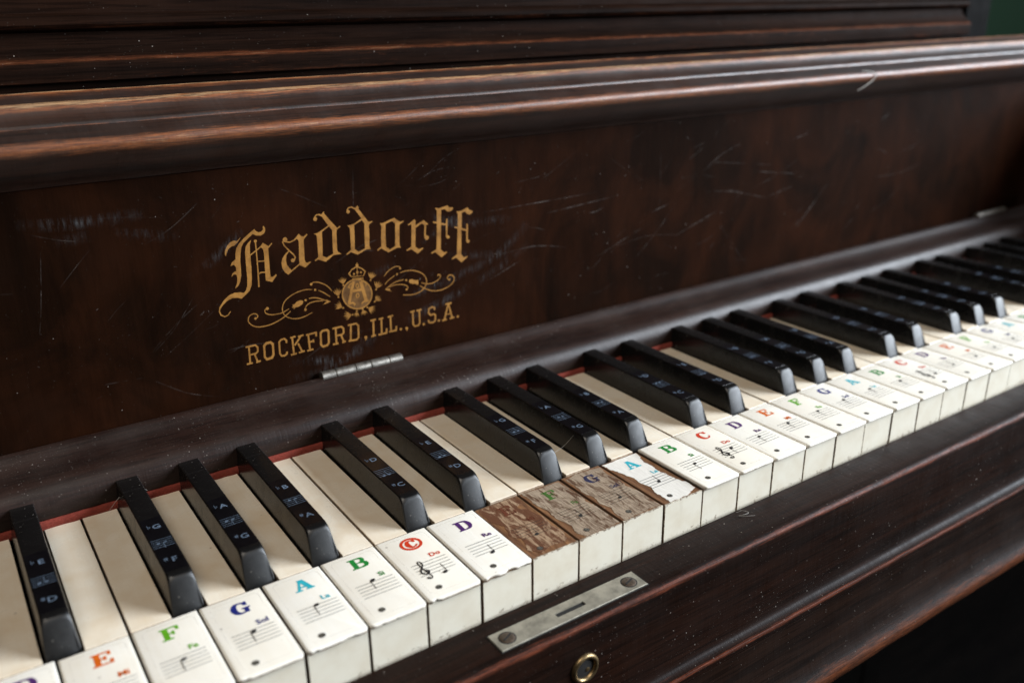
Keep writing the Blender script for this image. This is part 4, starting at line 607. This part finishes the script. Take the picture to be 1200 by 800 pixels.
for i in range(-23, 29):
    n = note(i); bare = i in BARE; lo, hi = (-23, 28)
    sk = ('b', n) if bare else n
    if sk not in STICKM: STICKM[sk] = stick_mesh(i, -1.25 if bare else -1.72)
    if n not in TAILM: TAILM[n] = tail_mesh(i)
    key = part(link('white_key', STICKM[sk], M['stick']))
    key.location = (i*PITCH*MM, kr.uniform(-.25, .25)*MM, kr.uniform(-.22, .12)*MM); key.rotation_euler = (kr.uniform(-.0012, .0012), kr.uniform(-.004, .004), kr.uniform(-.0012, .0012))
    link('tail_plate', TAILM[n], M['tail'], key)
    zt = FZ; fm = None
    if bare:
        key['label'] = BARELABEL[i]; mt, outl = BARE[i]; rr = ragged(outl, i, .3, 7)
        v = [(.62, 1.25), (22.9, 1.25), (22.9, 45.2), (.62, 45.2)]
        wb = bevel_box('bare_wood_top', .70, 22.8, 1.84, 45.3, -1.9, -1.22, .25); link('bare_wood_top', wb, M['bare'], key)
        link('paper_sheet' if i == 5 else 'sticker_residue', sheet('sticker_residue', rr, -1.3, -1.11, i), M[mt], key)
        link('front_plate', front_mesh(i, -1.15), M['front'], key); zt = -1.07
    else:
        link('head_plate', head_mesh(i*7+300, WORN.get(i, .12 if i > 5 else .4)), M['ivory'], key)
        link('front_plate', front_mesh(i, -1.66), M['front'], key); link('sticker_film', FILM, M['film'], key)
    dz = (zt-FZ)*MM; clef = n == 'C'; sx, sy, sr = kr.uniform(-.35, .35)*MM, kr.uniform(-.5, .5)*MM, kr.uniform(-.014, .014)
    for nm, me, mat in (('sticker_letter', LETRING if i == 0 else LETM[n], M['old'+n] if 2 <= i <= 4 else M['ink'+n]), ('sticker_syllable', SYLM[n], M['old'+n] if 2 <= i <= 4 else M['ink'+n]), ('sticker_staff', staff_mesh(i, FZ, clef), M['oldink'] if 2 <= i <= 4 else M['ink']), ('sticker_mark', MARK, M['ink']), ('sticker_mark_print', MRING, M['plate'])):
        if 2 <= i <= 4 and nm in ('sticker_letter', 'sticker_syllable'): me = me.copy(); me.materials.clear()
        o = link(nm, me, mat, key); o.location = (sx, sy, dz); o.rotation_euler = (0, 0, sr)

# black keys ---------------------------------------------------
def black_mesh():
    H = 12.0; wb, wt = HB, 4.5; zb = -2.2
    def outline(h, r, ins):
        def hw(z): return wb+(wt-wb)*max(z, 0)/H-ins
        L = [(-hw(0), zb), (-hw(1.0), 1.0), (-hw((h-r)*.5), (h-r)*.5), (-hw(h-r), h-r)]
        for k in range(1, 8):
            a = math.pi/2*k/7; e = hw(h-r); L.append((-e+r*(1-math.cos(a)), h-r+r*math.sin(a)))
        return L+[(-x, z) for x, z in reversed(L)]
    def slope(z): return 47.3+max(z, -.5)*.44
    rings = []
    for y, h, r in ((139.5, H, .55), (100, H, .55), (70, H, .55), (59, H, .55), (56, 12.0, .6)): rings.append([(x, y, z) for x, z in outline(h, r, 0)])
    for dy, h, r, ins in ((2.2, 11.97, 1.0, 0), (1.4, 11.86, 1.7, .02), (.75, 11.62, 2.5, .06), (.32, 11.3, 3.1, .16), (.10, 10.95, 3.5, .32), (0, 10.7, 3.7, .50)):
        rings.append([(x, min(slope(z)+dy, 55.6), z) for x, z in outline(h, r, ins)])
    nr = len(rings[0]); return rings_mesh('black_key', rings, 32, [0.0]*(nr*(len(rings)-3))+[1.0]*(nr*3))
BM = black_mesh()
def bplane(u, v, layer): return (u, v, 12.06+.006*layer)
def bstaff(k):
    F = Flat(bplane)
    for q in range(5): F.stroke(.22, [(-3.9, 74.2+1.45*q), (3.9, 74.2+1.45*q)])
    y = 74.2+.72*(k % 8); F.blob((.9, y), .75, .55, 12, .3); F.blob((-1.6, y), .75, .55, 12, .3); F.stroke(.22, [(.2, y), (.2, y-4 if y > 77 else y+4)]); return F.mesh('sticker_staff')
BST = [bstaff(k) for k in range(8)]
FLATN = {'C': 'D', 'D': 'E', 'F': 'G', 'G': 'A', 'A': 'B'}; NAMEM = {}
def film_black():
    o = [(-4.0, 56.2), (4.0, 56.2), (4.0, 98), (-4.0, 98)]; return slab('sticker_film', o, 11.9, 12.04, .03, 0)
M['bfilm'] = plain('black_glossy_film', (0.004, 0.004, 0.005), 0.16, 0, .4, 200)
BFILM = film_black()
for n, fl in FLATN.items():
    bm = text_mesh(fl, 4.6, .9, 90.3, 12.07, .06); NAMEM[n, 0] = bm
    NAMEM[n, 1] = text_mesh(n, 4.6, .9, 63.4, 12.07, .06)
def acc(sharp):
    F = Flat(bplane); y = 63.8 if sharp else 90.6; x = -1.9
    if sharp:
        for d in (-.32, .32): F.stroke(.2, [(x+d, y-.2), (x+d, y+2.0)])
        for d in (.55, 1.2): F.stroke(.26, [(x-.75, y+d-.1), (x+.75, y+d+.15)])
    else: F.stroke(.22, [(x-.4, y+2.2), (x-.4, y-.5), (x+.5, y+.3), (x+.3, y+.9), (x-.4, y+.5)])
    return F.mesh('sticker_accidental')
ACC = (acc(False), acc(True))
for i in range(-23, 28):
    n = note(i)
    if n not in BLACK: continue
    k = part(link('black_key', BM, M['ebony'])); k.location = (((i+1)*PITCH+BLACK[n]+kr.uniform(-.3, .3))*MM, kr.uniform(-.4, .4)*MM, kr.uniform(-.4, .3)*MM); k.rotation_euler = (kr.uniform(-.003, .003), kr.uniform(-.014, .014), kr.uniform(-.004, .004))
    link('sticker_film', BFILM, M['bfilm'], k)
    link('sticker_name', NAMEM[n, 0], M['white_ink'], k); link('sticker_name', NAMEM[n, 1], M['white_ink'], k)
    link('sticker_accidental', ACC[0], M['white_ink'], k); link('sticker_accidental', ACC[1], M['white_ink'], k)
    link('sticker_staff', BST[i % 8], M['white_ink'], k)
    if i == 16: link('bald_patch', rings_mesh('bald_patch', [[(1.2+r*2.2*math.cos(a), 127+r*3.2*math.sin(a)+.4*math.sin(3*a), z) for a in (2*math.pi*q/20 for q in range(20))] for r, z in ((1, 11.9), (1, 12.05), (.7, 12.12))], 40), M['fibre'], k)

# ---------------------------------------------------------------- dust fibres and threads lying on the piano
def fibre(name, pts, r, label, group=None):
    q = catmull(pts, 6); n = 6; rings = []
    for i, p in enumerate(q):
        a = Vector(q[max(i-1, 0)]); c = Vector(q[min(i+1, len(q)-1)]); d = (c-a).normalized(); s = d.cross(Vector((.3, .2, 1))).normalized(); u = s.cross(d)
        e = r*(0.5+0.5*min(1, 4*min(i, len(q)-1-i)/len(q)))
        rings.append([tuple(Vector(p)+(s*math.cos(2*math.pi*k/n)+u*math.sin(2*math.pi*k/n))*e) for k in range(n)])
    o = link(name, rings_mesh(name, rings, 80), M['fibre']); o['label'] = label; o['category'] = 'fibre'
    if group: o['group'] = group
    return o
fibre('thread', [(427.5, 149.8, 144.2), (434.5, 149.0, 147), (443, 148.9, 151), (446, 149.3, 154.6), (439, 151.0, 156.5), (432.4, 151.4, 156.9)], .32, 'pale curled thread caught on the lid moulding above the fallboard')
fibre('dust_fibre', [(160, -2.5, -18), (163.3, -3.4, -17.6), (164.6, -6.0, -17.9), (161, -6.8, -17.2), (158.8, -5.2, -18), (162, -8.4, -17.5), (165.2, -9.2, -18)], .07, 'tiny curled pale dust fibre on the key slip top before the B key')
fibre('dust_fibre', [(-84, 128, 3.6), (-80, 131, 6), (-74, 134, 9), (-69, 135.5, 7.5), (-66, 136, 4.5)], .10, 'fine hair arching over the red felt beside a black key')
fibre('dust_fibre', [(88.2, 52, 11.6), (98, 56, 7), (108, 60, 6.4), (117, 61, 11.9)], .07, 'fine cobweb strand slung between two black keys')
